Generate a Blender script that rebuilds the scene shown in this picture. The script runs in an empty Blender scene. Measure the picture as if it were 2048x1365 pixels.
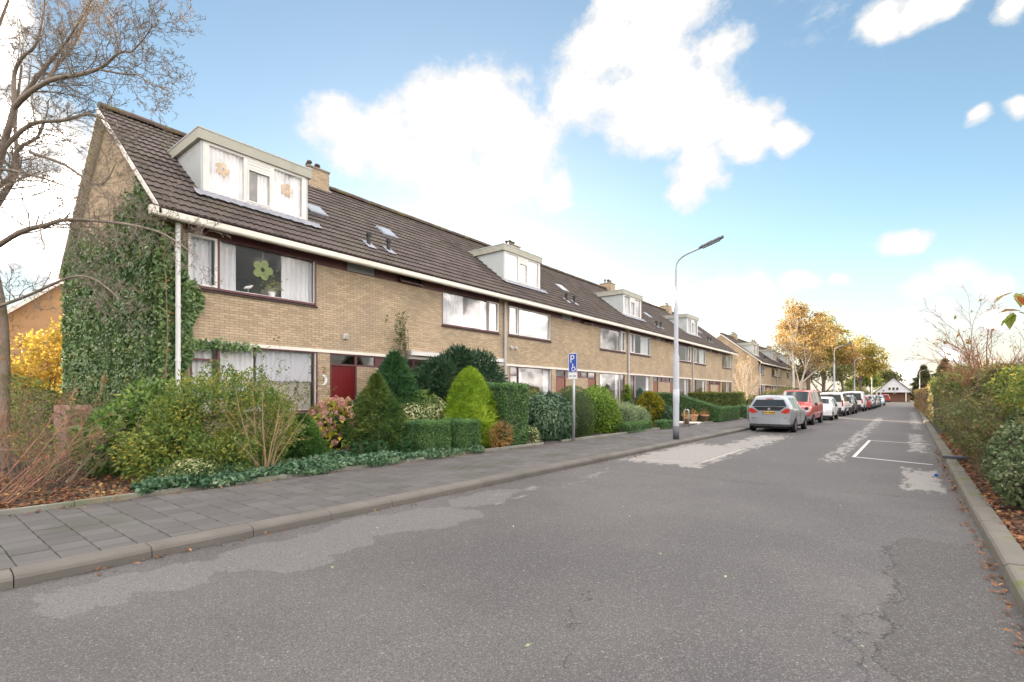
import bpy, math, random
import numpy as np
from mathutils import Vector, Matrix
R = math.radians
scene = bpy.context.scene
COL = scene.collection
rng = np.random.default_rng(7)
random.seed(5)

# ------------------------------------------------------------------ camera
cam_d = bpy.data.cameras.new('camera'); cam = bpy.data.objects.new('camera', cam_d); COL.objects.link(cam)
YAW = math.atan(771/985)
cam.location = (0, 0, 1.68); cam.rotation_euler = (R(90), 0, YAW)
cam_d.sensor_width = 36; cam_d.lens = 36*985/2048
cam_d.shift_y = (789-682.5)/2048
cam_d.clip_start = .05; cam_d.clip_end = 4000
scene.camera = cam

scene.render.engine = 'CYCLES'; scene.cycles.max_bounces = 6; scene.cycles.diffuse_bounces = 3; scene.cycles.transparent_max_bounces = 10; scene.cycles.caustics_reflective = False

# ------------------------------------------------------------------ sun, sky, exposure
SUN_AZ, SUN_EL = R(45), R(10.5)          # 45 degrees left of the street, low behind the houses
sdir = Vector((-math.sin(SUN_AZ)*math.cos(SUN_EL), math.cos(SUN_AZ)*math.cos(SUN_EL), math.sin(SUN_EL)))
sun_d = bpy.data.lights.new('sun', 'SUN'); sun = bpy.data.objects.new('sun', sun_d); COL.objects.link(sun)
sun_d.energy = 3.2; sun_d.angle = R(.6); sun_d.color = (1, .76, .50)
sun.rotation_euler = sdir.to_track_quat('Z', 'Y').to_euler()
scene.view_settings.view_transform = 'Standard'; scene.view_settings.look = 'None'
scene.view_settings.gamma = 1; scene.view_settings.use_curve_mapping = False
scene.view_settings.exposure = 2.65

def make_world():
    w = bpy.data.worlds.new('World'); scene.world = w; w.use_nodes = True
    nt = w.node_tree; nt.nodes.clear(); N = nt.nodes.new; L = nt.links.new
    out = N('ShaderNodeOutputWorld'); bg = N('ShaderNodeBackground'); L(bg.outputs[0], out.inputs[0])
    bg.inputs[1].default_value = .1
    sky = N('ShaderNodeTexSky'); sky.sky_type = 'NISHITA'; sky.sun_disc = False
    sky.sun_elevation = SUN_EL; sky.sun_rotation = -SUN_AZ
    sky.air_density = 1.0; sky.dust_density = .15; sky.ozone_density = 1.5
    tc = N('ShaderNodeTexCoord'); D = tc.outputs['Generated']
    def math_(op, a, b=None, c=None, clamp=False):
        n = N('ShaderNodeMath'); n.operation = op; n.use_clamp = clamp
        for i, v in enumerate((a, b, c)):
            if v is None: continue
            if isinstance(v, (int, float)): n.inputs[i].default_value = v
            else: L(v, n.inputs[i])
        return n.outputs[0]
    sc = N('ShaderNodeVectorMath'); sc.operation = 'MULTIPLY'; L(D, sc.inputs[0]); sc.inputs[1].default_value = (1, 1, 1.25)
    # warp the direction a little so no cloud edge is round
    nw = N('ShaderNodeTexNoise'); nw.inputs['Scale'].default_value = 7; nw.inputs['Detail'].default_value = 4; L(D, nw.inputs['Vector'])
    ws = N('ShaderNodeVectorMath'); ws.operation = 'MULTIPLY_ADD'; L(nw.outputs['Color'], ws.inputs[0])
    ws.inputs[1].default_value = (.11, .11, .11); L(sc.outputs[0], ws.inputs[2])
    wo = N('ShaderNodeVectorMath'); wo.operation = 'SUBTRACT'; L(ws.outputs[0], wo.inputs[0]); wo.inputs[1].default_value = (.055, .055, .055)
    m = None
    for (dx, dy, dz, r) in CLOUDS:
        d = N('ShaderNodeVectorMath'); d.operation = 'DISTANCE'; L(wo.outputs[0], d.inputs[0]); d.inputs[1].default_value = (dx, dy, dz*1.25)
        v = math_('MULTIPLY_ADD', d.outputs['Value'], -1/r, 1.0)
        if m is None: m = v
        else:
            n = N('ShaderNodeMath'); n.operation = 'SMOOTH_MAX'; n.inputs[2].default_value = .25
            L(m, n.inputs[0]); L(v, n.inputs[1]); m = n.outputs[0]
    m = math_('MAXIMUM', m, -1.0)
    nz = N('ShaderNodeTexNoise'); nz.inputs['Scale'].default_value = 8; nz.inputs['Detail'].default_value = 9; nz.inputs['Roughness'].default_value = .66; L(sc.outputs[0], nz.inputs['Vector'])
    val = math_('MULTIPLY_ADD', math_('SUBTRACT', nz.outputs[0], .5), 2.3, m)
    mr = N('ShaderNodeMapRange'); mr.interpolation_type = 'SMOOTHSTEP'; mr.inputs[1].default_value = -.14; mr.inputs[2].default_value = .46; L(val, mr.inputs[0])
    # thin haze towards the horizon, where the air is thickest
    sep = N('ShaderNodeSeparateXYZ'); L(D, sep.inputs[0])
    hz = N('ShaderNodeMapRange'); hz.interpolation_type = 'SMOOTHSTEP'; hz.inputs[1].default_value = .30; hz.inputs[2].default_value = -.03
    hz.inputs[3].default_value = 0; hz.inputs[4].default_value = .9; L(sep.outputs[2], hz.inputs[0])
    # bright veil of haze round the low sun
    sd = N('ShaderNodeVectorMath'); sd.operation = 'DOT_PRODUCT'; L(D, sd.inputs[0]); sd.inputs[1].default_value = tuple(sdir)
    gl = N('ShaderNodeMapRange'); gl.interpolation_type = 'SMOOTHSTEP'; gl.inputs[1].default_value = .72; gl.inputs[2].default_value = 1.0; gl.inputs[4].default_value = .10; L(sd.outputs['Value'], gl.inputs[0])
    hzf = math_('MAXIMUM', hz.outputs[0], gl.outputs[0])
    gain = N('ShaderNodeMix'); gain.data_type = 'RGBA'; gain.blend_type = 'MULTIPLY'; gain.inputs[0].default_value = 1
    L(sky.outputs[0], gain.inputs[6]); gain.inputs[7].default_value = SKY_GAIN
    m1 = N('ShaderNodeMix'); m1.data_type = 'RGBA'; L(hzf, m1.inputs[0]); L(gain.outputs[2], m1.inputs[6]); m1.inputs[7].default_value = HAZE_COL
    # clouds: near-white edges and a brighter, slightly warm middle
    # thin edges only veil the blue; thick middle overbright, to light the street
    thick = N('ShaderNodeMapRange'); thick.interpolation_type = 'SMOOTHSTEP'; thick.inputs[1].default_value = .33; thick.inputs[2].default_value = .85; L(val, thick.inputs[0])
    cc = N('ShaderNodeMix'); cc.data_type = 'RGBA'; L(thick.outputs[0], cc.inputs[0]); cc.inputs[6].default_value = CLOUD_LO; cc.inputs[7].default_value = CLOUD_HI
    m2 = N('ShaderNodeMix'); m2.data_type = 'RGBA'; L(mr.outputs[0], m2.inputs[0]); L(m1.outputs[2], m2.inputs[6]); L(cc.outputs[2], m2.inputs[7])
    L(m2.outputs[2], bg.inputs[0])
SKY_GAIN = (.43, .435, .41, 1)
HAZE_COL = (1.50, 1.38, 1.29, 1)
CLOUD_LO = (1.61, 1.59, 1.565, 1)
CLOUD_HI = (16.5, 15.0, 13.9, 1)
CLOUDS = [(-0.752,0.483,0.449,0.073),(-0.717,0.55,0.43,0.094),(-0.642,0.612,0.462,0.103),(-0.583,0.653,0.483,0.094),(-0.562,0.711,0.422,0.096),(-0.662,0.631,0.404,0.077),(-0.515,0.766,0.384,0.053),(-0.611,0.698,0.373,0.053),(-0.76,0.508,0.405,0.051),(-0.387,0.731,0.562,0.091),(-0.424,0.745,0.515,0.077),(-0.32,0.756,0.571,0.095),(-0.313,0.802,0.509,0.112),(-0.228,0.814,0.535,0.053),(-0.336,0.717,0.611,0.061),(-0.257,0.759,0.598,0.051),(-0.26,0.843,0.472,0.074),(-0.198,0.878,0.435,0.054),(-0.153,0.892,0.426,0.031),(-0.274,0.875,0.4,0.054),(-0.299,0.883,0.361,0.041),(-0.011,0.853,0.522,0.033),(0.024,0.852,0.523,0.037),(0.056,0.857,0.513,0.024),(0.104,0.87,0.482,0.025),(0.086,0.924,0.372,0.016),(0.124,0.918,0.378,0.018),(0.006,0.974,0.226,0.029),(-0.132,0.972,0.194,0.035),(-0.085,0.977,0.194,0.025),(-0.193,0.963,0.19,0.041),(-0.257,0.949,0.183,0.045),(-0.349,0.919,0.182,0.051),(-0.414,0.883,0.221,0.032),(0.045,0.987,0.155,0.038),(0.073,0.983,0.168,0.04),(0.097,0.983,0.153,0.025),(0.022,0.993,0.116,0.031),(0.059,0.991,0.12,0.032),(0.103,0.988,0.114,0.027),(0.06,0.996,0.058,0.027),(0.003,0.999,0.033,0.03),(-0.876,0.103,0.472,0.039),(-0.904,0.079,0.421,0.072),(-0.948,0.152,0.278,0.093),(-0.93,0.114,0.349,0.086),(-0.961,0.187,0.202,0.074),(-0.976,0.072,0.206,0.099),(0.822,0.365,0.437,0.367),(0.202,-0.616,0.761,0.256),(-0.92,-0.216,0.326,0.248),(0.517,-0.253,0.818,0.349),(0.302,-0.919,0.252,0.27),(-0.476,-0.488,0.731,0.357),(0.72,-0.676,0.157,0.317),(0.379,0.778,0.501,0.234),(0.967,-0.017,0.254,0.286),(0.086,0.643,0.761,0.318),(-0.332,0.21,0.92,0.319),(0.246,0.172,0.954,0.288),(-0.434,-0.876,0.213,0.227),(-0.629,-0.117,0.769,0.285),(0.624,0.771,0.126,0.368),(-0.028,-0.854,0.52,0.235),(0.591,-0.57,0.57,0.361),(-0.762,-0.615,0.203,0.278),(0.518,0.396,0.758,0.272),(-0.169,-0.268,0.948,0.344)]  # the last, large ones lie out of view, added to brighten the street
make_world()

# ------------------------------------------------------------------ materials
def mat(name, col, rough=.7, var=.12, vscale=3.0, fine=0.0, fscale=60.0, bump=0.0, bscale=80.0, metal=0.0, spec=.4, rnd=0.0, stain=None, sstr=0.0, sscale=1.0, emit=None):
    """Principled material; colour varied by noise in world space, optionally per object / per loose piece."""
    m = bpy.data.materials.new(name); m.use_nodes = True
    nt = m.node_tree; N = nt.nodes.new; L = nt.links.new
    b = nt.nodes['Principled BSDF']
    b.inputs['Roughness'].default_value = rough; b.inputs['Metallic'].default_value = metal
    b.inputs['Specular IOR Level'].default_value = spec
    geo = N('ShaderNodeNewGeometry'); pos = geo.outputs['Position']
    def noise(scale, det=4):
        n = N('ShaderNodeTexNoise'); n.inputs['Scale'].default_value = scale; n.inputs['Detail'].default_value = det; L(pos, n.inputs['Vector']); return n.outputs[0]
    def mth(op, a, bb):
        n = N('ShaderNodeMath'); n.operation = op
        for i, v in enumerate((a, bb)):
            if isinstance(v, (int, float)): n.inputs[i].default_value = v
            else: L(v, n.inputs[i])
        return n.outputs[0]
    f = mth('MULTIPLY', mth('SUBTRACT', noise(vscale), .5), var*4)
    if fine: f = mth('ADD', f, mth('MULTIPLY', mth('SUBTRACT', noise(fscale, 2), .5), fine*4))
    if rnd:
        oi = N('ShaderNodeObjectInfo')
        r = mth('FRACT', mth('ADD', oi.outputs['Random'], geo.outputs['Random Per Island']), 0)
        f = mth('ADD', f, mth('MULTIPLY', mth('SUBTRACT', r, .5), rnd*2))
    f = mth('ADD', f, 1.0)
    mx = N('ShaderNodeMix'); mx.data_type = 'RGBA'; mx.blend_type = 'MULTIPLY'; mx.inputs[0].default_value = 1
    mx.inputs[6].default_value = (*col, 1); cmb = N('ShaderNodeCombineColor')
    for i in range(3): L(f, cmb.inputs[i])
    L(cmb.outputs[0], mx.inputs[7]); c = mx.outputs[2]
    if stain:
        mr = N('ShaderNodeMapRange'); mr.interpolation_type = 'SMOOTHSTEP'; mr.inputs[1].default_value = .5; mr.inputs[2].default_value = .68; mr.inputs[4].default_value = sstr
        L(noise(sscale, 6), mr.inputs[0])
        m2 = N('ShaderNodeMix'); m2.data_type = 'RGBA'; L(mr.outputs[0], m2.inputs[0]); L(c, m2.inputs[6]); m2.inputs[7].default_value = (*stain, 1); c = m2.outputs[2]
    L(c, b.inputs['Base Color'])
    if emit:
        b.inputs['Emission Color'].default_value = (*col, 1); b.inputs['Emission Strength'].default_value = emit
    if bump:
        bp = N('ShaderNodeBump'); bp.inputs['Strength'].default_value = bump; bp.inputs['Distance'].default_value = .01
        L(noise(bscale, 3), bp.inputs['Height']); L(bp.outputs[0], b.inputs['Normal'])
    return m

def leafmat(name, stops, rough=.5, trans=.3, spec=.35):
    """foliage: colour picked per leaf along a ramp (mesh attribute rnd)"""
    m = bpy.data.materials.new(name); m.use_nodes = True
    nt = m.node_tree; N = nt.nodes.new; L = nt.links.new
    b = nt.nodes['Principled BSDF']; out = nt.nodes['Material Output']
    b.inputs['Roughness'].default_value = rough; b.inputs['Specular IOR Level'].default_value = spec
    at = N('ShaderNodeAttribute'); at.attribute_name = 'rnd'
    rp = N('ShaderNodeValToRGB'); L(at.outputs['Fac'], rp.inputs[0])
    e = rp.color_ramp.elements
    while len(e) < len(stops): e.new(.5)
    for i, (p, c) in enumerate(stops): e[i].position = p; e[i].color = (*[min(.8, q*1.15) for q in c], 1)
    L(rp.outputs[0], b.inputs['Base Color'])
    if trans:
        t = N('ShaderNodeBsdfTranslucent'); L(rp.outputs[0], t.inputs[0])
        mx = N('ShaderNodeMixShader'); mx.inputs[0].default_value = trans; L(b.outputs[0], mx.inputs[1]); L(t.outputs[0], mx.inputs[2]); L(mx.outputs[0], out.inputs[0])
    return m

def glassmat(name, tint=(1, 1, 1), ior=2.5, rough=.0):
    m = bpy.data.materials.new(name); m.use_nodes = True
    nt = m.node_tree; nt.nodes.clear(); N = nt.nodes.new; L = nt.links.new
    out = N('ShaderNodeOutputMaterial'); t = N('ShaderNodeBsdfTransparent'); t.inputs[0].default_value = (*tint, 1)
    g = N('ShaderNodeBsdfGlossy'); g.inputs['Roughness'].default_value = rough
    # panes are never perfectly flat
    nz = N('ShaderNodeTexNoise'); nz.inputs['Scale'].default_value = 1.3; geo = N('ShaderNodeNewGeometry'); L(geo.outputs['Position'], nz.inputs['Vector'])
    bp = N('ShaderNodeBump'); bp.inputs['Strength'].default_value = .04; bp.inputs['Distance'].default_value = .05; L(nz.outputs[0], bp.inputs['Height']); L(bp.outputs[0], g.inputs['Normal'])
    # same reflectance from both sides of the thin pane
    fr = N('ShaderNodeFresnel'); ix = N('ShaderNodeMix'); L(geo.outputs['Backfacing'], ix.inputs[0]); ix.inputs[2].default_value = ior; ix.inputs[3].default_value = 1/ior; L(ix.outputs[0], fr.inputs[0])
    mx = N('ShaderNodeMixShader'); L(fr.outputs[0], mx.inputs[0]); L(t.outputs[0], mx.inputs[1]); L(g.outputs[0], mx.inputs[2]); L(mx.outputs[0], out.inputs[0])
    return m

def clothmat(name, col, trans=.15):
    m = bpy.data.materials.new(name); m.use_nodes = True
    nt = m.node_tree; N = nt.nodes.new; L = nt.links.new; b = nt.nodes['Principled BSDF']; b.inputs['Base Color'].default_value = (*col, 1); b.inputs['Roughness'].default_value = .9
    t = N('ShaderNodeBsdfTranslucent'); t.inputs[0].default_value = (*col, 1); mx = N('ShaderNodeMixShader'); mx.inputs[0].default_value = trans
    L(b.outputs[0], mx.inputs[1]); L(t.outputs[0], mx.inputs[2]); L(mx.outputs[0], nt.nodes['Material Output'].inputs[0]); return m

def paintmat(name, col, metal=.3, coat=.6, rough=.35):
    m = mat(name, col, rough=rough, var=.02, metal=metal); b = m.node_tree.nodes['Principled BSDF']
    b.inputs['Coat Weight'].default_value = coat; b.inputs['Coat Roughness'].default_value = .06; return m

M = {}
M['soil'] = mat('soil', (.05, .038, .03), .95, .25, 3, .2, 40, .6, 60, stain=(.075, .09, .035), sstr=.5, sscale=.8)
M['grass_ground'] = mat('grass_ground', (.09, .11, .05), .95, .25, .3, .15, 8)
M['slab'] = mat('concrete_tile', (.098, .093, .093), .85, .10, 1.2, .10, 140, .25, 220, rnd=.16, stain=(.06, .066, .045), sstr=.6, sscale=.9)
M['joint'] = mat('joint_sand', (.036, .048, .022), .95, .2, 4, .2, 60)
M['kerb'] = mat('kerb_stone', (.135, .124, .112), .9, .12, 2, .16, 150, .4, 200, rnd=.10, stain=(.085, .083, .07), sstr=.6, sscale=1.3)
M['kerb_moss'] = mat('mossy_kerb_stone', (.145, .135, .118), .9, .12, 2, .14, 150, .4, 200, rnd=.08, stain=(.11, .13, .03), sstr=.9, sscale=2.6)
M['edging'] = mat('garden_edging', (.22, .22, .19), .9, .12, 2, .1, 120, rnd=.1, stain=(.12, .15, .07), sstr=.6, sscale=1.5)
M['brick'] = mat('tan_brick', (.49, .375, .255), .9, .11, .9, .10, 70, .35, 120, rnd=.15, stain=(.33, .27, .205), sstr=.5, sscale=.7)
M['mortar'] = mat('mortar', (.27, .235, .19), .95, .1, 3, .1, 80)
M['tile'] = mat('roof_tile', (.094, .075, .069), .8, .16, 1.2, .14, 60, .3, 90, rnd=.20, spec=.35, stain=(.105, .10, .06), sstr=.35, sscale=1.1)
M['ridge'] = mat('ridge_tile', (.105, .075, .06), .85, .2, 2, .15, 50, .3, 90, rnd=.2, stain=(.16, .145, .05), sstr=.8, sscale=1.6)
M['under'] = mat('roof_underlay', (.05, .042, .04), .9)
M['white'] = mat('white_paint', (.78, .76, .74), .45, .04, 2, stain=(.6, .58, .54), sstr=.35, sscale=1.4)
M['cream'] = mat('gutter_paint', (.80, .75, .68), .5, .05, 1.5, stain=(.6, .55, .47), sstr=.4, sscale=1.2)
M['maroon'] = mat('maroon_paint', (.135, .05, .058), .45, .12, 2, stain=(.17, .09, .09), sstr=.4, sscale=2)
M['maroon_dark'] = mat('maroon_edge_bead', (.055, .028, .03), .5)  # dark maroon paint of the thin trim along the gutter top
M['door'] = mat('red_door_paint', (.15, .012, .014), .35, .08, 2)
M['door_brown'] = mat('brown_door_paint', (.24, .09, .06), .45, .08, 2)
M['sill'] = mat('brown_sill_tile', (.06, .036, .032), .6, .15, 4, rnd=.15)
M['lead'] = mat('lead_flashing', (.29, .30, .345), .55, .12, 4, stain=(.20, .21, .24), sstr=.6, sscale=5)
M['cheek'] = mat('dormer_cladding', (.52, .55, .56), .6, .08, 1, stain=(.42, .44, .40), sstr=.5, sscale=1.8)
M['fascia'] = mat('dormer_fascia_panel', (.44, .43, .37), .7, .08, 1.5, stain=(.33, .34, .27), sstr=.6, sscale=1.5)
M['pipe'] = mat('grey_pipe', (.52, .52, .53), .5, .08, 3, stain=(.4, .4, .4), sstr=.5, sscale=2)
M['pipe_white'] = mat('white_pipe', (.74, .73, .74), .5, .06, 3)
M['dark'] = mat('dark_plastic', (.03, .03, .032), .5)
M['interior'] = mat('room_plaster', (.74, .69, .63), .9, .05, 1)
M['glass'] = glassmat('window_glass', ior=2.2)
M['glass_near'] = glassmat('clear_window_glass', ior=1.7)
M['frost'] = mat('frosted_glass', (.34, .37, .41), .25, .05, 2)
M['curtain'] = clothmat('white_curtain', (.86, .85, .88))
M['lace'] = clothmat('lace_curtain', (.80, .80, .88), .3)
M['blind'] = clothmat('pale_blind', (.62, .58, .52), .3)
M['pot'] = mat('terracotta', (.45, .27, .16), .85, .12, 8, .1, 60)
M['metal'] = mat('galvanised_steel', (.50, .51, .53), .45, .1, 6, metal=.5)
M['lampgrey'] = mat('lamp_post_paint', (.47, .49, .55), .45, .06, 3, .06, 40, stain=(.34, .35, .37), sstr=.5, sscale=3)
M['lampdark'] = mat('lamp_post_foot', (.10, .10, .12), .6)
M['bark'] = mat('bark', (.17, .13, .10), .9, .2, 4, .15, 40, .5, 60)
M['bark_grey'] = mat('grey_bark', (.27, .22, .185), .9, .2, 4, .15, 40, .4, 60, stain=(.16, .16, .08), sstr=.5, sscale=3)
M['birch'] = mat('birch_bark', (.58, .52, .46), .8, .2, 2, .2, 12)
M['twig_red'] = mat('red_twig', (.33, .17, .11), .7, .2, 5)
M['twig_tan'] = mat('pale_stem', (.36, .255, .145), .8, .2, 6)
M['twig_brown'] = mat('brown_twig', (.24, .175, .125), .85, .2, 5)
M['paint_worn'] = mat('worn_road_paint', (.40, .385, .37), .75, .2, 6, .3, 40, stain=(.22, .21, .205), sstr=.9, sscale=4)
M['paint_mark'] = mat('road_paint', (.62, .61, .59), .7, .1, 6, .25, 40, stain=(.3, .29, .28), sstr=.75, sscale=6)

# ------------------------------------------------------------------ mesh helpers
ORG = {}                                     # world origin of every unrotated thing
def tag(o, label=None, cat=None, group=None, kind=None):
    if label: o['label'] = label
    if cat: o['category'] = cat
    if group: o['group'] = group
    if kind: o['kind'] = kind
    return o
def origin(o):
    return ORG.get(o.name, (0, 0, 0))
def thing(name, loc, label, cat, group=None, rz=0):
    o = bpy.data.objects.new(name, None); COL.objects.link(o); o.empty_display_size = .2
    o.location = loc; o.rotation_euler[2] = rz; ORG[o.name] = tuple(loc)
    return tag(o, label, cat, group)
def link(name, me, m=None, parent=None, smooth=False):
    if m is not None and not me.materials: me.materials.append(M[m] if isinstance(m, str) else m)
    o = bpy.data.objects.new(name, me); COL.objects.link(o)
    if parent is not None: o.parent = parent; ORG[o.name] = origin(parent)
    if smooth: me.polygons.foreach_set('use_smooth', [True]*len(me.polygons))
    return o
def np_mesh(name, V, F, rnd=None):
    """V (n,3), F (m,k) with one k; rnd per face"""
    V = np.asarray(V, np.float32); F = np.asarray(F, np.int32)
    me = bpy.data.meshes.new(name); me.vertices.add(len(V)); me.vertices.foreach_set('co', V.ravel())
    k = F.shape[1]; me.loops.add(F.size); me.loops.foreach_set('vertex_index', F.ravel())
    me.polygons.add(len(F)); me.polygons.foreach_set('loop_start', np.arange(0, F.size, k, dtype=np.int32))
    me.polygons.foreach_set('loop_total', np.full(len(F), k, np.int32))
    if rnd is not None:
        a = me.attributes.new('rnd', 'FLOAT', 'FACE'); a.data.foreach_set('value', np.asarray(rnd, np.float32))
    me.update(calc_edges=True); return me
class MB:
    def __init__(s): s.v = []; s.f = []
    def quad(s, a, b, c, d): n = len(s.v); s.v += [a, b, c, d]; s.f.append((n, n+1, n+2, n+3)); return s
    def poly(s, pts): n = len(s.v); s.v += list(pts); s.f.append(tuple(range(n, n+len(pts)))); return s
    def box(s, x0, x1, y0, y1, z0, z1):
        if x0 > x1: x0, x1 = x1, x0
        if y0 > y1: y0, y1 = y1, y0
        if z0 > z1: z0, z1 = z1, z0
        n = len(s.v); s.v += [(x0, y0, z0), (x1, y0, z0), (x1, y1, z0), (x0, y1, z0), (x0, y0, z1), (x1, y0, z1), (x1, y1, z1), (x0, y1, z1)]
        s.f += [tuple(n+i for i in q) for q in ((0, 3, 2, 1), (4, 5, 6, 7), (0, 1, 5, 4), (1, 2, 6, 5), (2, 3, 7, 6), (3, 0, 4, 7))]; return s
    def prism(s, pts, axis, a0, a1):
        """closed outline pts (2D) extruded along axis 0/1/2 from a0 to a1"""
        def p3(p, a):
            q = list(p); q.insert(axis, a); return tuple(q)
        n = len(s.v); k = len(pts); s.v += [p3(p, a0) for p in pts]+[p3(p, a1) for p in pts]
        s.f.append(tuple(range(n+k-1, n-1, -1))); s.f.append(tuple(range(n+k, n+2*k)))
        for i in range(k): j = (i+1) % k; s.f.append((n+i, n+j, n+k+j, n+k+i))
        return s
    def tube(s, pts, r, n=8, cap=True):
        rs = r if hasattr(r, '__len__') else [r]*len(pts)
        V, F = tube_np(np.array(pts, float), np.array(rs, float), n)
        o = len(s.v); s.v += [tuple(v) for v in V]; s.f += [tuple(int(i)+o for i in q) for q in F]
        if cap: s.f.append(tuple(o+i for i in range(n-1, -1, -1))); e = o+len(V)-n; s.f.append(tuple(e+i for i in range(n)))
        return s
    def lathe(s, prof, c=(0, 0, 0), n=16, axis=2):
        o = len(s.v); k = len(prof)
        for i in range(n):
            a = 2*math.pi*i/n
            for (r, h) in prof:
                p = [r*math.cos(a), r*math.sin(a)]; p.insert(axis, h); s.v.append((p[0]+c[0], p[1]+c[1], p[2]+c[2]))
        for i in range(n):
            j = (i+1) % n
            for q in range(k-1): s.f.append((o+i*k+q, o+j*k+q, o+j*k+q+1, o+i*k+q+1))
        return s
    def mesh(s, name, off=(0, 0, 0)):
        me = bpy.data.meshes.new(name); me.from_pydata([(v[0]-off[0], v[1]-off[1], v[2]-off[2]) for v in s.v], [], s.f); me.update(); return me
    def build(s, name, m, parent=None, smooth=False, local=False):
        off = (0, 0, 0) if (parent is None or local) else origin(parent)
        return link(name, s.mesh(name, off), m, parent, smooth)
def tube_np(P, r, n):
    T = np.gradient(P, axis=0); T /= np.linalg.norm(T, axis=1)[:, None]+1e-9
    ref = np.array([0, 0, 1.]) if abs(T[0, 2]) < .9 else np.array([1., 0, 0])
    A = np.cross(T, ref); A /= np.linalg.norm(A, axis=1)[:, None]+1e-9; B = np.cross(T, A)
    an = np.arange(n)*2*np.pi/n
    V = P[:, None]+r[:, None, None]*(np.cos(an)[None, :, None]*A[:, None]+np.sin(an)[None, :, None]*B[:, None])
    k = len(P); i = np.arange(k-1)[:, None]*n; j = np.arange(n)[None]; j2 = (j+1) % n
    F = np.stack([i+j, i+j2, i+n+j2, i+n+j], -1).reshape(-1, 4)
    return V.reshape(-1, 3), F
def tubes_mesh(name, polys, n=4, off=(0, 0, 0)):
    Vs, Fs, o = [], [], 0
    for P, r in polys:
        V, F = tube_np(P, r, n); Vs.append(V); Fs.append(F+o); o += len(V)
    return np_mesh(name, np.concatenate(Vs)-np.array(off), np.concatenate(Fs))
def copy_tree(o, parent=None):
    c = o.copy(); COL.objects.link(c); c.parent = parent
    for ch in o.children: copy_tree(ch, c)
    return c

# lines of the street (it runs along +y; kerbs drift a little to the right)
def kerbL(y): return -6.05+.021*y
def walkin(y): return -9.1+.036*min(y, 30)+.021*max(0, y-30)
def kerbR(y): return .68+.0145*y

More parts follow.
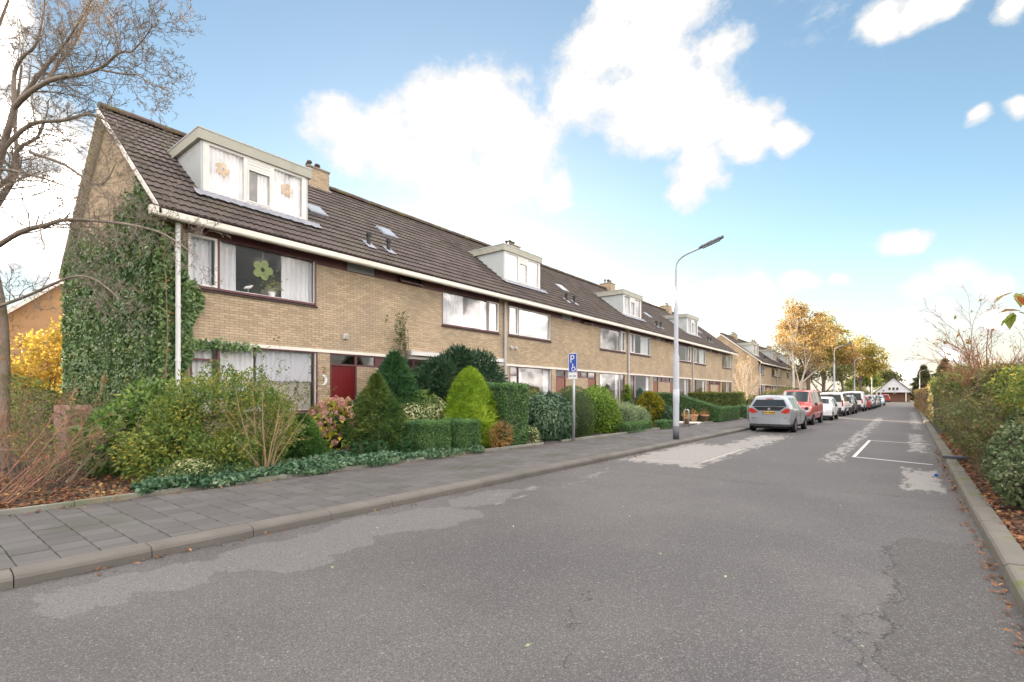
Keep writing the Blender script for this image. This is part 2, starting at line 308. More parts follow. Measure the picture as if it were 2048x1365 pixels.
# ------------------------------------------------------------------ the ground, the road and the pavement
def asphalt():
    m = bpy.data.materials.new('asphalt'); m.use_nodes = True
    nt = m.node_tree; N = nt.nodes.new; L = nt.links.new; b = nt.nodes['Principled BSDF']
    geo = N('ShaderNodeNewGeometry'); pos = geo.outputs['Position']
    def mth(op, a, bb=0.0, c=None):
        n = N('ShaderNodeMath'); n.operation = op
        for i, v in enumerate((a, bb, c)):
            if v is None: continue
            if isinstance(v, (int, float)): n.inputs[i].default_value = v
            else: L(v, n.inputs[i])
        return n.outputs[0]
    def noise(scale, det=4, out=0, rough=.55, vec=pos):
        n = N('ShaderNodeTexNoise'); n.inputs['Scale'].default_value = scale; n.inputs['Detail'].default_value = det; n.inputs['Roughness'].default_value = rough; L(vec, n.inputs['Vector']); return n.outputs[out]
    def step(v, a, bb, lo=0.0, hi=1.0):
        n = N('ShaderNodeMapRange'); n.interpolation_type = 'SMOOTHSTEP'; L(v, n.inputs[0])
        for i, q in enumerate((a, bb, lo, hi)): n.inputs[i+1].default_value = q
        return n.outputs[0]
    def mix(f, a, c):
        n = N('ShaderNodeMix'); n.data_type = 'RGBA'
        if isinstance(f, float): n.inputs[0].default_value = f
        else: L(f, n.inputs[0])
        for i, q in ((6, a), (7, c)):
            if isinstance(q, tuple): n.inputs[i].default_value = (*q, 1)
            else: L(q, n.inputs[i])
        return n.outputs[2]
    # warped ground position, so patch edges wander
    wa = N('ShaderNodeVectorMath'); wa.operation = 'MULTIPLY_ADD'; L(noise(1.6, 5, 1, .6), wa.inputs[0]); wa.inputs[1].default_value = (.9, .9, 0); L(pos, wa.inputs[2])
    wp = N('ShaderNodeVectorMath'); wp.operation = 'SUBTRACT'; L(wa.outputs[0], wp.inputs[0]); wp.inputs[1].default_value = (.45, .45, 0); W = wp.outputs[0]
    def blobs(lst):
        r_ = None
        for (x, y, r, st) in lst:
            s = N('ShaderNodeVectorMath'); s.operation = 'MULTIPLY'; L(W, s.inputs[0]); s.inputs[1].default_value = (1, st, 0)
            d = N('ShaderNodeVectorMath'); d.operation = 'DISTANCE'; L(s.outputs[0], d.inputs[0]); d.inputs[1].default_value = (x, y*st, 0)
            v = mth('MULTIPLY_ADD', d.outputs['Value'], -1/r, 1.0)
            r_ = v if r_ is None else mth('MAXIMUM', r_, v)
        return r_
    sep = N('ShaderNodeSeparateXYZ'); L(pos, sep.inputs[0]); X, Y = sep.outputs[0], sep.outputs[1]
    sw = N('ShaderNodeSeparateXYZ'); L(W, sw.inputs[0]); XW, YW = sw.outputs[0], sw.outputs[1]
    big = noise(.35, 3); mid = noise(3, 5)
    base = mix(step(big, .35, .65), (.072, .068, .071), (.104, .098, .099))
    base = mix(step(mid, .35, .7, 0, .30), base, (.082, .078, .078))
    # older, darker carriageway beyond the seam
    far = step(mth('ADD', YW, mth('MULTIPLY', X, -.04)), 10.2, 10.35)
    base = mix(mth('MULTIPLY', far, .55), base, (.078, .074, .074))
    # worn pale patches
    pale = blobs([(-5.35, 1.05, .42, 1), (-5.25, 1.7, .38, 1), (-5.3, 2.4, .42, 1), (-5.15, 3.1, .48, 1), (-4.75, 2.6, .3, 1), (-5.3, 3.9, .5, .8), (-5.0, 4.6, .55, .8), (-5.3, 6.0, .4, .5)])
    base = mix(step(pale, .0, .05, 0, .6), base, (.155, .149, .15))
    an = N('ShaderNodeVectorMath'); an.operation = 'MULTIPLY'; L(pos, an.inputs[0]); an.inputs[1].default_value = (5.5, 1.5, 0)
    rag = mth('MULTIPLY', mth('SUBTRACT', noise(1.0, 6, 0, .68, an.outputs[0]), .5), 2.4)
    worn = None
    for (xc, w_, ya, yb, k_) in ((-4.55, 1.35, 11.0, 18.5, 1.15), (-4.0, .9, 16, 23.5, .85), (-1.30, .42, 14.0, 45, .62), (.42, .42, 10.6, 15.5, .95), (.45, .4, 18, 28, .7), (.6, .4, 30, 60, .6), (-4.9, .5, 5.5, 11, .35)):
        v = mth('MULTIPLY', mth('SUBTRACT', 1.0, mth('POWER', mth('DIVIDE', mth('ABSOLUTE', mth('SUBTRACT', X, mth('MULTIPLY_ADD', Y, .012, xc-.2))), w_), 2.0)), k_)
        v = mth('MINIMUM', v, mth('MINIMUM', mth('SUBTRACT', Y, ya), mth('MULTIPLY', mth('SUBTRACT', yb, Y), .4)))
        worn = v if worn is None else mth('MAXIMUM', worn, v)
    ragged = mth('ADD', worn, rag)
    base = mix(step(ragged, .42, .72, 0, .85), base, (.30, .285, .27))
    # rough dark repair by the right kerb
    edge = mth('SUBTRACT', XW, mth('MULTIPLY_ADD', Y, .0, -.05))
    dark = mth('MULTIPLY', step(edge, 0, .03), step(YW, 7.5, 7.35))
    base = mix(mth('MULTIPLY', dark, .8), base, (.062, .058, .057))
    sh = mth('SUBTRACT', kR(mth, Y), X)
    base = mix(mth('MULTIPLY', step(mth('ADD', sh, mth('MULTIPLY', mid, .3)), .45, .1), .6), base, (.085, .08, .075))
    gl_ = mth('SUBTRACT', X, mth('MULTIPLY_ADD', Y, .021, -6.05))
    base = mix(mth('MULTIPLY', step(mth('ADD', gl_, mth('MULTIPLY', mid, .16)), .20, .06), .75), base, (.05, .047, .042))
    # cracks: seam, long crack, crack along the repair, fine random ones
    def line(v, w): return step(mth('ABSOLUTE', v), w, w*.3)
    seam = mth('SUBTRACT', mth('ADD', YW, mth('MULTIPLY', X, -.04)), 10.27)
    cr = line(seam, .02)
    cr = mth('MAXIMUM', cr, mth('MULTIPLY', line(edge, .022), step(Y, 7.3, 7.1)))
    lc = mth('ADD', mth('SUBTRACT', XW, -1.62), mth('MULTIPLY', mth('SUBTRACT', Y, 2.5), .42))
    cr = mth('MAXIMUM', cr, mth('MULTIPLY', mth('MULTIPLY', line(lc, .010), step(Y, 4.2, 3.6)), step(noise(1.5, 2), .42, .5)))
    e2 = mth('SUBTRACT', mth('ADD', XW, mth('MULTIPLY', noise(3, 4), .5)), mth('MULTIPLY_ADD', Y, .10, -.35))
    cr = mth('MAXIMUM', cr, mth('MULTIPLY', line(e2, .016), step(Y, 6.4, 5.6)))
    cr = mth('MULTIPLY', cr, step(noise(4, 3), .34, .46))
    base = mix(mth('MULTIPLY', cr, .95), base, (.035, .033, .032))
    # aggregate: pale and dark chips
    vo = N('ShaderNodeTexVoronoi'); vo.inputs['Scale'].default_value = 120; L(pos, vo.inputs['Vector'])
    sepc = N('ShaderNodeSeparateColor'); L(vo.outputs['Color'], sepc.inputs[0]); chip = sepc.outputs[0]
    base = mix(step(chip, .80, .95, 0, .42), base, (.27, .26, .25))
    base = mix(step(chip, .24, .06, 0, .60), base, (.032, .031, .031))
    vo2 = N('ShaderNodeTexVoronoi'); vo2.inputs['Scale'].default_value = 60; L(pos, vo2.inputs['Vector'])
    s2 = N('ShaderNodeSeparateColor'); L(vo2.outputs['Color'], s2.inputs[0])
    base = mix(step(s2.outputs[1], .99, .998, 0, .3), base, (.36, .35, .33))
    L(base, b.inputs['Base Color']); b.inputs['Roughness'].default_value = .75; b.inputs['Specular IOR Level'].default_value = .35
    h = mth('ADD', mth('MULTIPLY', chip, .6), mth('MULTIPLY', cr, -1.5))
    bp = N('ShaderNodeBump'); bp.inputs['Strength'].default_value = .5; bp.inputs['Distance'].default_value = .006; L(h, bp.inputs['Height']); L(bp.outputs[0], b.inputs['Normal'])
    return m
def kR(mth, Y): return mth('MULTIPLY_ADD', Y, .0145, .68)
M['asphalt'] = asphalt()

g = MB().quad((-900, -900, -.06), (900, -900, -.06), (900, 900, -.06), (-900, 900, -.06)).build('ground', 'grass_ground'); tag(g, kind='structure')
mb = MB(); ys = list(range(-16, 129, 6))
for a, b_ in zip(ys, ys[1:]): mb.quad((kerbL(a)-.02, a, 0), (kerbR(a)+.02, a, 0), (kerbR(b_)+.02, b_, 0), (kerbL(b_)-.02, b_, 0))
mb.quad((-60, 128, 0), (60, 128, 0), (60, 134, 0), (-60, 134, 0))
tag(mb.build('road', 'asphalt'), kind='structure')

# road markings, thin paint on the asphalt
def stripe(name, pts, w=.10, m='paint_mark'):
    m_ = MB()
    for (a, c) in zip(pts, pts[1:]):
        a, c = Vector(a), Vector(c); t = (c-a).normalized(); n = Vector((-t.y, t.x))*w/2; a = a-t*w/2; c = c+t*w/2
        m_.quad((a.x+n.x, a.y+n.y, .004), (a.x-n.x, a.y-n.y, .004), (c.x-n.x, c.y-n.y, .004), (c.x+n.x, c.y+n.y, .004))
    o = m_.build(name, m); return tag(o, kind='structure')
stripe('parking_bay_line', [(.85, 21.6), (-.80, 22.1)], .09); stripe('parking_bay_line', [(-.80, 22.0), (-.92, 16.13)], .08); stripe('parking_bay_line', [(-.92, 16.03), (.62, 15.42)], .10)
stripe('parking_bay_line', [(-5.45, 11.88), (-3.79, 12.40)], .06, 'paint_worn'); stripe('parking_bay_line', [(-3.79, 12.5), (-3.72, 16.4)], .06, 'paint_worn')

# kerbs, stone by stone
def kerb(name, fx, prof, m, y0, y1, ang, pitch=1.0, parent_z=0):
    root = MB().box(-.0, .001, 0, .001, -.2, -.199)   # replaced below
    k = MB()
    pts = [(p[0], p[1]) for p in prof]
    # bedding strip under the stones is the kerb itself; the stones are its pieces
    for a in range(int(y0), int(y1), 6):
        xs = sorted((prof[0][0], prof[-1][0])); b_ = a+6
        k.quad((fx(a)+xs[0], a, -.012), (fx(a)+xs[1], a, -.012), (fx(b_)+xs[1], b_, -.012), (fx(b_)+xs[0], b_, -.012))
    ro = k.build(name, 'joint'); tag(ro, kind='structure')
    st = MB().prism(pts, 1, .004, pitch-.004).mesh('kerb_stone'); st.materials.append(M[m])
    lo = MB().prism(pts, 1, .004, 3.996).mesh('kerb_stone_long'); lo.materials.append(M[m])
    y = y0
    while y < y1:
        far = y > 62; me = lo if far else st
        o = link('kerb_stone', me, None, ro); o.location = (fx(y), y, random.uniform(-.004, .004)); o.rotation_euler = (0, random.uniform(-.008, .008), -ang+random.uniform(-.003, .003))
        y += 4.0 if far else pitch
    return ro
kerb('pavement_kerb', kerbL, [(0, -.05), (0, .07), (-.018, .098), (-.05, .113), (-.24, .118), (-.24, -.05)], 'kerb', -2.3, 126, math.atan(.021))
kerb('roadside_kerb', kerbR, [(.20, -.05), (.20, .135), (.045, .132), (.02, .125), (.0, .10), (-.012, -.05)], 'kerb_moss', 1.35, 70, math.atan(.0145))

# pavement: sand bed plus concrete tiles in rows across the walk
mb = MB()
for a in range(-4, 128, 4):
    b_ = a+4; mb.quad((kerbL(a)-.235, a, .107), (kerbL(b_)-.235, b_, .107), (walkin(b_)-.02, b_, .107), (walkin(a)-.02, a, .107))
pave = mb.build('pavement', 'joint'); tag(pave, kind='structure')
def tile_mesh(w, l, name='paving_tile'):
    g_, c = .0035, .004; m_ = MB()
    x0, x1, y0, y1 = -w/2+g_, w/2-g_, -l/2+g_, l/2-g_; t = .0
    lo = [(x0, y0, -.03), (x1, y0, -.03), (x1, y1, -.03), (x0, y1, -.03)]; mi = [(x, y, -c) for x, y, _ in lo]
    hi = [(x0+c, y0+c, 0), (x1-c, y0+c, 0), (x1-c, y1-c, 0), (x0+c, y1-c, 0)]
    m_.v = lo+mi+hi
    for i in range(4):
        j = (i+1) % 4; m_.f += [(i, j, 4+j, 4+i), (4+i, 4+j, 8+j, 8+i)]
    m_.f.append((8, 9, 10, 11)); return m_
T = .30; tiles = []
row = 0; y = -1.2; sk = -math.atan(.021)
while y < 80:
    x1 = kerbL(y)-.245; x0 = walkin(y); x = x1; first = T/2 if row % 2 else T
    ww = first
    while x-.06 > x0:
        w = min(ww, x-x0); tiles.append((x-w/2, y, w)); x -= w; ww = T
    row += 1; y += T
vis = sorted([t for t in tiles if t[2] > .14 and t[1] > -.1*t[0]*.95], key=lambda t: t[0]**2+t[1]**2)[:300]; vset = set(vis)
tm = {}
def tmesh(w):
    k = round(w, 2)
    if k not in tm:
        me = tile_mesh(k, T).mesh('paving_tile'); me.materials.append(M['slab']); tm[k] = me
    return tm[k]
bulk = MB()
for (x, y, w) in tiles:
    z = .119+random.uniform(-.0022, .0022)
    if (x, y, w) in vset:
        o = link('paving_tile', tmesh(w), None, pave); o.location = (x, y, z); o.rotation_euler = (random.uniform(-.006, .006), random.uniform(-.006, .006), sk)
    else:
        n = len(bulk.v); t_ = tile_mesh(w, T); bulk.v += [(v[0]+x, v[1]+y, v[2]+z) for v in t_.v]; bulk.f += [tuple(n+i for i in f) for f in t_.f]
o = bulk.build('paving_tile_rest', 'slab', pave); tag(o, kind='stuff')
mb = MB()
for a in range(80, 128, 4): mb.quad((kerbL(a)-.245, a, .119), (kerbL(a+4)-.245, a+4, .119), (walkin(a+4), a+4, .119), (walkin(a), a, .119))
mb.build('far_paving', 'slab', pave)

# garden soil, slightly uneven
def uneven(name, x0, x1, y0, y1, nx, ny, z, amp, m, fxr=None, fxl=None):
    V, F = [], []
    for j in range(ny+1):
        y = y0+(y1-y0)*j/ny; a = fxl(y) if fxl else x0; b_ = fxr(y) if fxr else x1
        for i in range(nx+1):
            x = a+(b_-a)*i/nx
            V.append((x, y, z+amp*(math.sin(x*3.1+y*1.7)+math.sin(x*1.3-y*2.9)+.6*math.sin(x*7.7+y*5.3))*(0 if i in (0, nx) else 1)))
    for j in range(ny):
        for i in range(nx): q = j*(nx+1)+i; F.append((q, q+1, q+nx+2, q+nx+1))
    o = link(name, np_mesh(name, V, F), m, None, True); return tag(o, kind='structure')
uneven('garden_bed', -13.2, 0, -12, 52, 30, 180, .13, .012, 'soil', fxr=lambda y: walkin(y)-.03)
uneven('side_garden', -60, -13.2, -40, 70, 30, 60, .12, .012, 'soil')
uneven('garden_ground', -60, 0, 52, 126, 20, 30, .12, .01, 'soil', fxr=lambda y: walkin(y)-.03)
uneven('verge', 0, 14, -6, 124, 14, 130, .09, .012, 'soil', fxl=lambda y: kerbR(y)+.195)

# concrete edging between walk and beds
ed = MB()
for a in range(-2, 40, 6): ed.quad((walkin(a)-.05, a, .1), (walkin(a), a, .1), (walkin(a+6), a+6, .1), (walkin(a+6)-.05, a+6, .1))
edo = ed.build('garden_edging', 'joint'); tag(edo, kind='structure')
em = MB().prism([(-.06, -.1), (0, -.1), (0, .055), (-.008, .065), (-.052, .065), (-.06, .055)], 1, .004, .996).mesh('edging_stone'); em.materials.append(M['edging'])
y = -1.35
while y < 36:
    if not (12.6 < y+.5 < 13.9 or 23.4 < y+.5 < 26):
        o = link('edging_stone', em, None, edo); o.location = (walkin(y)-.002, y, .13+random.uniform(-.006, .006)); o.rotation_euler = (random.uniform(-.004, .004), 0, -math.atan(.036)+random.uniform(-.004, .004))
    y += 1.0
# front paths of pale slabs
for (ya, yb, xa) in ((12.75, 13.75, -12.55), (23.5, 25.9, -10.2)):
    p = MB().box(xa, walkin(ya)-.005, ya, yb, .05, .142).build('garden_path', 'slab'); tag(p, kind='structure')

# ------------------------------------------------------------------ the terraced houses
FX, HW, Y0 = -12.6, 5.83, 3.9
EX, EZ, RX, RZ = -12.1, 5.60, -16.9, 9.392      # eave and ridge
SL = (RZ-EZ)/(EX-RX)
def roofz(x): return EZ+SL*(EX-x)
Nn = np.array([SL, 0, 1])/math.hypot(SL, 1); Uu = np.array([-1, 0, SL])/math.hypot(1, SL)
SLEN = math.hypot(EX-RX, RZ-EZ)

def brick_rects(rects, L=.21, g=.011, ch=.0625):
    out = []
    for (s0, s1, z0, z1) in rects:
        k = int(round(z0/ch))
        z = k*ch
        while z < z1-.02:
            a = max(z, z0); b_ = min(z+ch-g, z1)
            if b_-a > .015:
                off = (k % 2)*(L+g)/2+((k*37) % 5)*.003; s = math.floor((s0-off)/(L+g))*(L+g)+off
                while s < s1:
                    p, q = max(s, s0+.001), min(s+L, s1-.001)
                    if q-p > .03: out.append((p, q, a, b_))
                    s += L+g
            z += ch; k += 1
    return out
def brick_box(mb, x0, x1, y0, y1, z0, z1):
    n = len(mb.v); mb.v += [(x0, y0, z0), (x0, y1, z0), (x0, y1, z1), (x0, y0, z1), (x1, y0, z0), (x1, y1, z0), (x1, y1, z1), (x1, y0, z1)]
    mb.f += [tuple(n+i for i in q) for q in ((4, 5, 6, 7), (0, 1, 5, 4), (1, 2, 6, 5), (2, 3, 7, 6), (3, 0, 4, 7))]
BRICK1 = MB(); brick_box(BRICK1, -.012, 0, -.105, .105, -.0257, .0257); BRICK1 = BRICK1.mesh('brick'); BRICK1.materials.append(M['brick'])

def tile_geo(cover):
    n = 8; ys_ = np.linspace(0, cover+.004, n+1)
    h = .022*np.abs(np.sin(np.pi*ys_/(cover/2)))**1.5
    V = []
    for (u, lift) in ((0.0, .040), (.365, .006)):
        for y_, hh in zip(ys_, h): V.append(np.array([0, y_, 0])+Uu*u+Nn*(lift+hh))
    for y_, hh in zip(ys_, h): V.append(np.array([0, y_, 0])+Uu*.004+Nn*(.012+hh))
    F = [(i, i+1, n+2+i, n+1+i) for i in range(n)]+[(2*(n+1)+i, 2*(n+1)+i+1, i+1, i) for i in range(n)]
    return np.array(V), F

def curtain(parent, y0, y1, z0, z1, x, m='curtain', wl=.12, dep=.035, name='curtain', wavy=False):
    n = max(8, int(abs(y1-y0)/wl*6)); V, F = [], []
    for i in range(n+1):
        t = i/n; y = y0+(y1-y0)*t; dx = dep*math.sin(2*math.pi*(y1-y0)*t/wl)+.3*dep*math.sin(11*t)
        zb = z0+(.035*abs(math.sin(9*math.pi*t)) if wavy else 0)
        V += [(x+dx, y, zb), (x+.6*dx, y, z1)]
    for i in range(n): F.append((2*i, 2*i+2, 2*i+3, 2*i+1))
    V = np.array(V)-np.array(origin(parent)); return link(name, np_mesh(name, V, F), m, parent, True)

def house(name, label, y0, mirror=False, dormer=True, door='door_brown', near=False, detail=False, whitewin=False, near_end=False, far_end=False, group='terraced houses of the near row', curt=(.22, .4), pipe=True, pipe_m='pipe', frost=False, ov=.33):
    root = thing(name, (FX, y0, .13), label, 'house', group)
    yy = (lambda s: y0+HW-s) if mirror else (lambda s: y0+s)
    def B(mb, x0, x1, s0, s1, z0, z1): return mb.box(x0, x1, yy(s0), yy(s1), z0, z1)
    # --- front wall: mortar backing with real bricks on it
    rects = [(0, 3.87, .13, 1.2), (4.75, HW, .13, 2.50), (0, .38, 1.2, 2.84), (3.5, 3.87, 1.2, 2.84), (0, HW, 2.93, 4.06), (0, .3, 4.06, 5.6), (3.46, HW, 4.06, 5.28)]
    wb = MB()
    for r in rects: B(wb, FX-.25, FX-.008, *r)
    B(wb, FX-.25, FX-.02, 0, HW, 2.84, 2.93)
    wall = wb.build('wall', 'mortar', root)
    bl = brick_rects(rects); bulk = MB(); singles = set()
    if detail:
        full = [b for b in bl if b[1]-b[0] > .205 and b[3]-b[2] > .05 and b[0] > .55]
        singles = set(sorted(full, key=lambda b: (yy(b[0]))**2+158+(b[2]-1.7)**2*.3-(40 if b[2] > 2.9 else 0))[:300])
    for b in bl:
        if b in singles:
            o = link('brick', BRICK1, None, wall); o.location = (0, yy((b[0]+b[1])/2)-y0, (b[2]+b[3])/2-.13+0.0); o.location[0] = random.uniform(-.002, .0015)
        else: brick_box(bulk, FX-.012, FX+random.uniform(-.002, .0015), yy(b[0]), yy(b[1]), b[2], b[3])
    tag(bulk.build('brickwork', 'brick', wall), kind='stuff')
    # --- lintel band, soffit, gutter
    lo = -.05 if near_end else 0
    B(MB(), FX-.05, FX+.03, .36 if near_end else 0, HW, 2.845, 2.93).build('lintel', 'cream', root)
    g0 = y0-(.5 if near_end else 0); g1 = y0+HW+(.3 if far_end else 0)
    gm = MB().prism([(EX-.14, 5.42), (EX-.02, 5.42), (EX+.0, 5.45), (EX+.0, 5.60), (EX-.015, 5.605), (EX-.16, 5.605)], 1, g0, g1)
    MB().box(EX-.52, EX-.15, g0+.05, g1, 5.585, 5.603).build('soffit', 'maroon', root)
    gut = gm.build('gutter', 'cream', root); MB().box(EX-.02, EX+.012, g0, g1, 5.606, 5.622).build('gutter_edge', 'maroon_dark', gut)
    # --- upper maroon panel band with strip window
    B(MB(), FX-.06, FX-.012, .3, 3.46, 5.36, 5.582).build('fascia_panel', 'maroon', root); B(MB(), FX-.06, FX-.004, 3.46, 4.38, 5.285, 5.582).build('fascia_panel', 'maroon', root); pm = MB(); B(pm, FX-.06, FX-.004, 5.43, HW, 5.285, 5.582)
    pan = pm.build('fascia_panel', 'maroon', root)
    sw = MB(); B(sw, FX-.07, FX+.004, 4.38, 4.42, 5.285, 5.582); B(sw, FX-.07, FX+.004, 5.39, 5.43, 5.285, 5.582); B(sw, FX-.07, FX+.012, 3.46, HW, 5.262, 5.285)
    swo = sw.build('strip_window', 'maroon', root)
    if frost: MB().quad((FX-.03, min(yy(4.42), yy(5.39)), 5.285), (FX-.03, max(yy(4.42), yy(5.39)), 5.285), (FX-.03, max(yy(4.42), yy(5.39)), 5.582), (FX-.03, min(yy(4.42), yy(5.39)), 5.582)).build('pane', 'frost', swo)
    else:   # hinged at the top, standing ajar
        ya, yb = sorted((yy(4.43), yy(5.38))); k = MB()
        k.quad((FX+.13, ya, 5.31), (FX+.13, yb, 5.31), (FX+.0, yb, 5.56), (FX+.0, ya, 5.56)); k.build('pane', 'glass', swo)
        k = MB()
        for (a, c) in ((ya, ya+.04), (yb-.04, yb)): k.poly([(FX+.135, a, 5.30), (FX+.135, c, 5.30), (FX+.005, c, 5.56), (FX+.005, a, 5.56)])
        k.box(FX+.115, FX+.145, ya, yb, 5.285, 5.325); k.build('sash', 'maroon', swo)
    # --- windows
    def window(s0, s1, z0, z1, mul, transom=None, white=False, wname='window', sill=True, fm='maroon'):
        f = MB(); a = .055; xo, xi = FX-.004, FX-.08
        B(f, xi, xo, s0, s1, z0, z0+a); B(f, xi, xo, s0, s1, z1-a*.6, z1); B(f, xi, xo, s0, s0+a*.8, z0+a, z1-a*.6); B(f, xi, xo, s1-a, s1, z0+a, z1-a*.6); B(f, xi, xo, mul-.03, mul+.03, z0+a, z1-a*.6)
        w = f.build(wname, fm, root)
        if transom: B(MB(), xi, xo-.003, s0+a*.8, mul-.03, transom-.02, transom+.025).build('transom', fm, w)
        # white casement in the narrow light
        c = MB(); c0, c1 = s0+a*.8, mul-.03; b_ = .05; x1, x2 = FX-.06, FX+.012
        if not transom:
            B(c, x1, x2, c0, c1, z0+a, z0+a+b_); B(c, x1, x2, c0, c1, z1-a*.6-b_, z1-a*.6); B(c, x1, x2, c0, c0+b_, z0+a+b_, z1-a*.6-b_); B(c, x1, x2, c1-b_, c1, z0+a+b_, z1-a*.6-b_)
            c.build('casement', 'white', w)
        if white:
            c = MB(); c0, c1 = mul+.03, s1-a
            B(c, x1, x2-.01, c0, c1, z0+a, z0+a+.03); B(c, x1, x2-.01, c0, c1, z1-a*.6-.03, z1-a*.6); B(c, x1, x2-.01, c0, c0+.03, z0+a+.03, z1-a*.6-.03); B(c, x1, x2-.01, c1-.03, c1, z0+a+.03, z1-a*.6-.03)
            c.build('glazing_bead', 'white', w)
        else:
            c = MB(); c0, c1 = mul+.03, s1-a; q = .014
            B(c, x1, FX-.01, c0, c1, z0+a, z0+a+q); B(c, x1, FX-.01, c1-q, c1, z0+a, z1-a*.6); B(c, x1, FX-.01, c0, c0+q, z0+a, z1-a*.6); c.build('glazing_bead', 'white', w)
        for (p, q) in ((s0+a*.8, mul-.03), (mul+.03, s1-a)):
            ya, yb = sorted((yy(p), yy(q))); x = FX-.04
            MB().quad((x, ya, z0+a), (x, yb, z0+a), (x, yb, z1-a*.6), (x, ya, z1-a*.6)).build('pane', 'glass_near' if near else 'glass', w)
        if sill:
            sm = MB(); n = int((s1-s0)/.11)
            for i in range(n):
                p = s0-.03+(s1-s0+.06)*i/n; q = s0-.03+(s1-s0+.06)*(i+1)/n
                ya, yb = sorted((yy(p+.003), yy(q-.003))); z = z0-.055
                sm.prism([(FX-.05, z), (FX+.045, z-.012), (FX+.045, z+.02), (FX-.05, z+.05)], 1, ya, yb)
            sm.build('sill', 'sill', w)
        return w
    uw = window(.3, 3.46, 4.12, 5.36, .98, white=whitewin)
    gw = window(.38, 3.5, 1.2, 2.84, .98, transom=2.48)
    xc = FX-.14
    if not near:
        for (p, q) in ((1.05, 1.05+curt[0]), (3.36-curt[1]*2, 3.36)): curtain(uw, *sorted((yy(p), yy(q))), 4.2, 5.32, xc)
        curtain(uw, *sorted((yy(.4), yy(.9))), 4.2, 5.32, xc)
        for (p, q) in ((1.05, 1.4), (3.0, 3.42)): curtain(gw, *sorted((yy(p), yy(q))), 1.25, 2.8, xc)
    # --- door block
    d = MB(); z0 = .33
    B(d, FX-.09, FX-.01, 3.87, 3.92, z0, 2.84); B(d, FX-.09, FX-.01, 4.70, 4.76, z0, 2.84); B(d, FX-.09, FX-.01, 3.92, 4.70, 2.50, 2.55); B(d, FX-.09, FX-.012, 3.92, HW, 2.80, 2.84)
    B(d, FX-.09, FX-.012, 4.76, HW, 2.50, 2.55); B(d, FX-.09, FX-.014, 5.40, 5.46, 2.55, 2.80); B(d, FX-.05, FX-.03, 5.46, HW, 2.55, 2.80)
    df = d.build('door_frame', 'maroon', root)
    for (p, q) in ((3.92, 4.70), (4.76, 5.40)):
        ya, yb = sorted((yy(p), yy(q))); MB().quad((FX-.05, ya, 2.55), (FX-.05, yb, 2.55), (FX-.05, yb, 2.80), (FX-.05, ya, 2.80)).build('transom_light', 'glass', df)
    dd = MB()
    for i in range(6):
        p = 3.925+.77*i/6; B(dd, FX-.09, FX-.045, p+.004, p+.77/6-.004, z0+.02, 2.495)
    B(dd, FX-.09, FX-.053, 3.925, 4.695, z0+.02, 2.495)
    do = dd.build('door', door, root); k = MB(); B(k, FX-.045, FX-.0, 4.60, 4.63, 1.35, 1.50); k.build('handle', 'metal', do)
    B(MB(), FX-.2, FX+.35, 3.87, 4.76, .12, .33).build('door_step', 'slab', root)
    # --- rooms behind the glass, rear wall
    rm = MB(); ya, yb = y0+.06, y0+HW-.06
    for (xa, xb, za, zb) in ((FX-.26, -17.2, .35, 2.86), (FX-.26, -17.2, 3.0, 5.5)):
        rm.quad((xb, ya, za), (xb, yb, za), (xb, yb, zb), (xb, ya, zb)); rm.quad((xa, ya, za), (xa, yb, za), (xb, yb, za), (xb, ya, za)); rm.quad((xa, ya, zb), (xb, ya, zb), (xb, yb, zb), (xa, yb, zb))
        rm.quad((xa, ya, za), (xb, ya, za), (xb, ya, zb), (xa, ya, zb)); rm.quad((xa, yb, za), (xa, yb, zb), (xb, yb, zb), (xb, yb, za))
    rm.build('room_lining', 'interior', root)
    MB().box(-21.2, -20.95, y0, y0+HW, .1, 5.5).build('rear_wall', 'mortar', root)
    # --- roof
    r0 = y0-(ov if near_end else 0); r1 = y0+HW+(.3 if far_end else 0)
    t_ = .10; rp = [(EX, EZ), (RX, RZ), (2*RX-EX, EZ), (2*RX-EX, EZ-t_), (RX, RZ-t_*1.25), (EX, EZ-t_*.3)]
    roof = MB().prism([(x, z) for x, z in rp], 1, r0, r1).build('roof', 'under', root)
    ncol = int(round((r1-r0)/.303)); cov = (r1-r0)/ncol; V, F = tile_geo(cov); V = V.astype(float)
    tme = bpy.data.meshes.new('roof_tile'); tme.from_pydata([tuple(v) for v in V], [], F); tme.materials.append(M['tile'])
    s_d0, s_d1 = .85, 3.6; ydm = sorted((yy(s_d0), yy(s_d1)))
    cand = []
    for i in range(ncol):
        for j in range(18):
            c = np.array([EX-.02, r0+i*cov, EZ+.0])+Uu*(j*.3385); mid = c+Uu*.17; yc = c[1]+cov/2
            if dormer and ydm[0]-.02 < yc < ydm[1]+.02 and -15.35 < mid[0] < -13.2: continue
            cand.append(c)
    cand.sort(key=lambda c: float(c @ c)); nsing = 300 if detail else 0
    for c in cand[:nsing]:
        o = link('roof_tile', tme, None, roof); o.location = (c[0]-FX, c[1]-y0, c[2]-.13); o.rotation_euler = (random.uniform(-.012, .012), 0, random.uniform(-.008, .008))
    if cand[nsing:]:
        off = np.array([FX, y0, .13]); C = np.array(cand[nsing:])-off; jit = rng.uniform(-.003, .003, (len(C), 1, 3))
        VV = (C[:, None]+V[None]+jit).reshape(-1, 3); FF = (np.array(F)[None]+(np.arange(len(C))*len(V))[:, None, None]).reshape(-1, 4)
        tag(link('roof_tiles_rest', np_mesh('roof_tiles_rest', VV, FF), 'tile', roof), kind='stuff')
    # ridge tiles
    rt = MB(); pr = [(.16*math.cos(a), .13*math.sin(a)) for a in np.linspace(-.35, math.pi+.35, 9)]
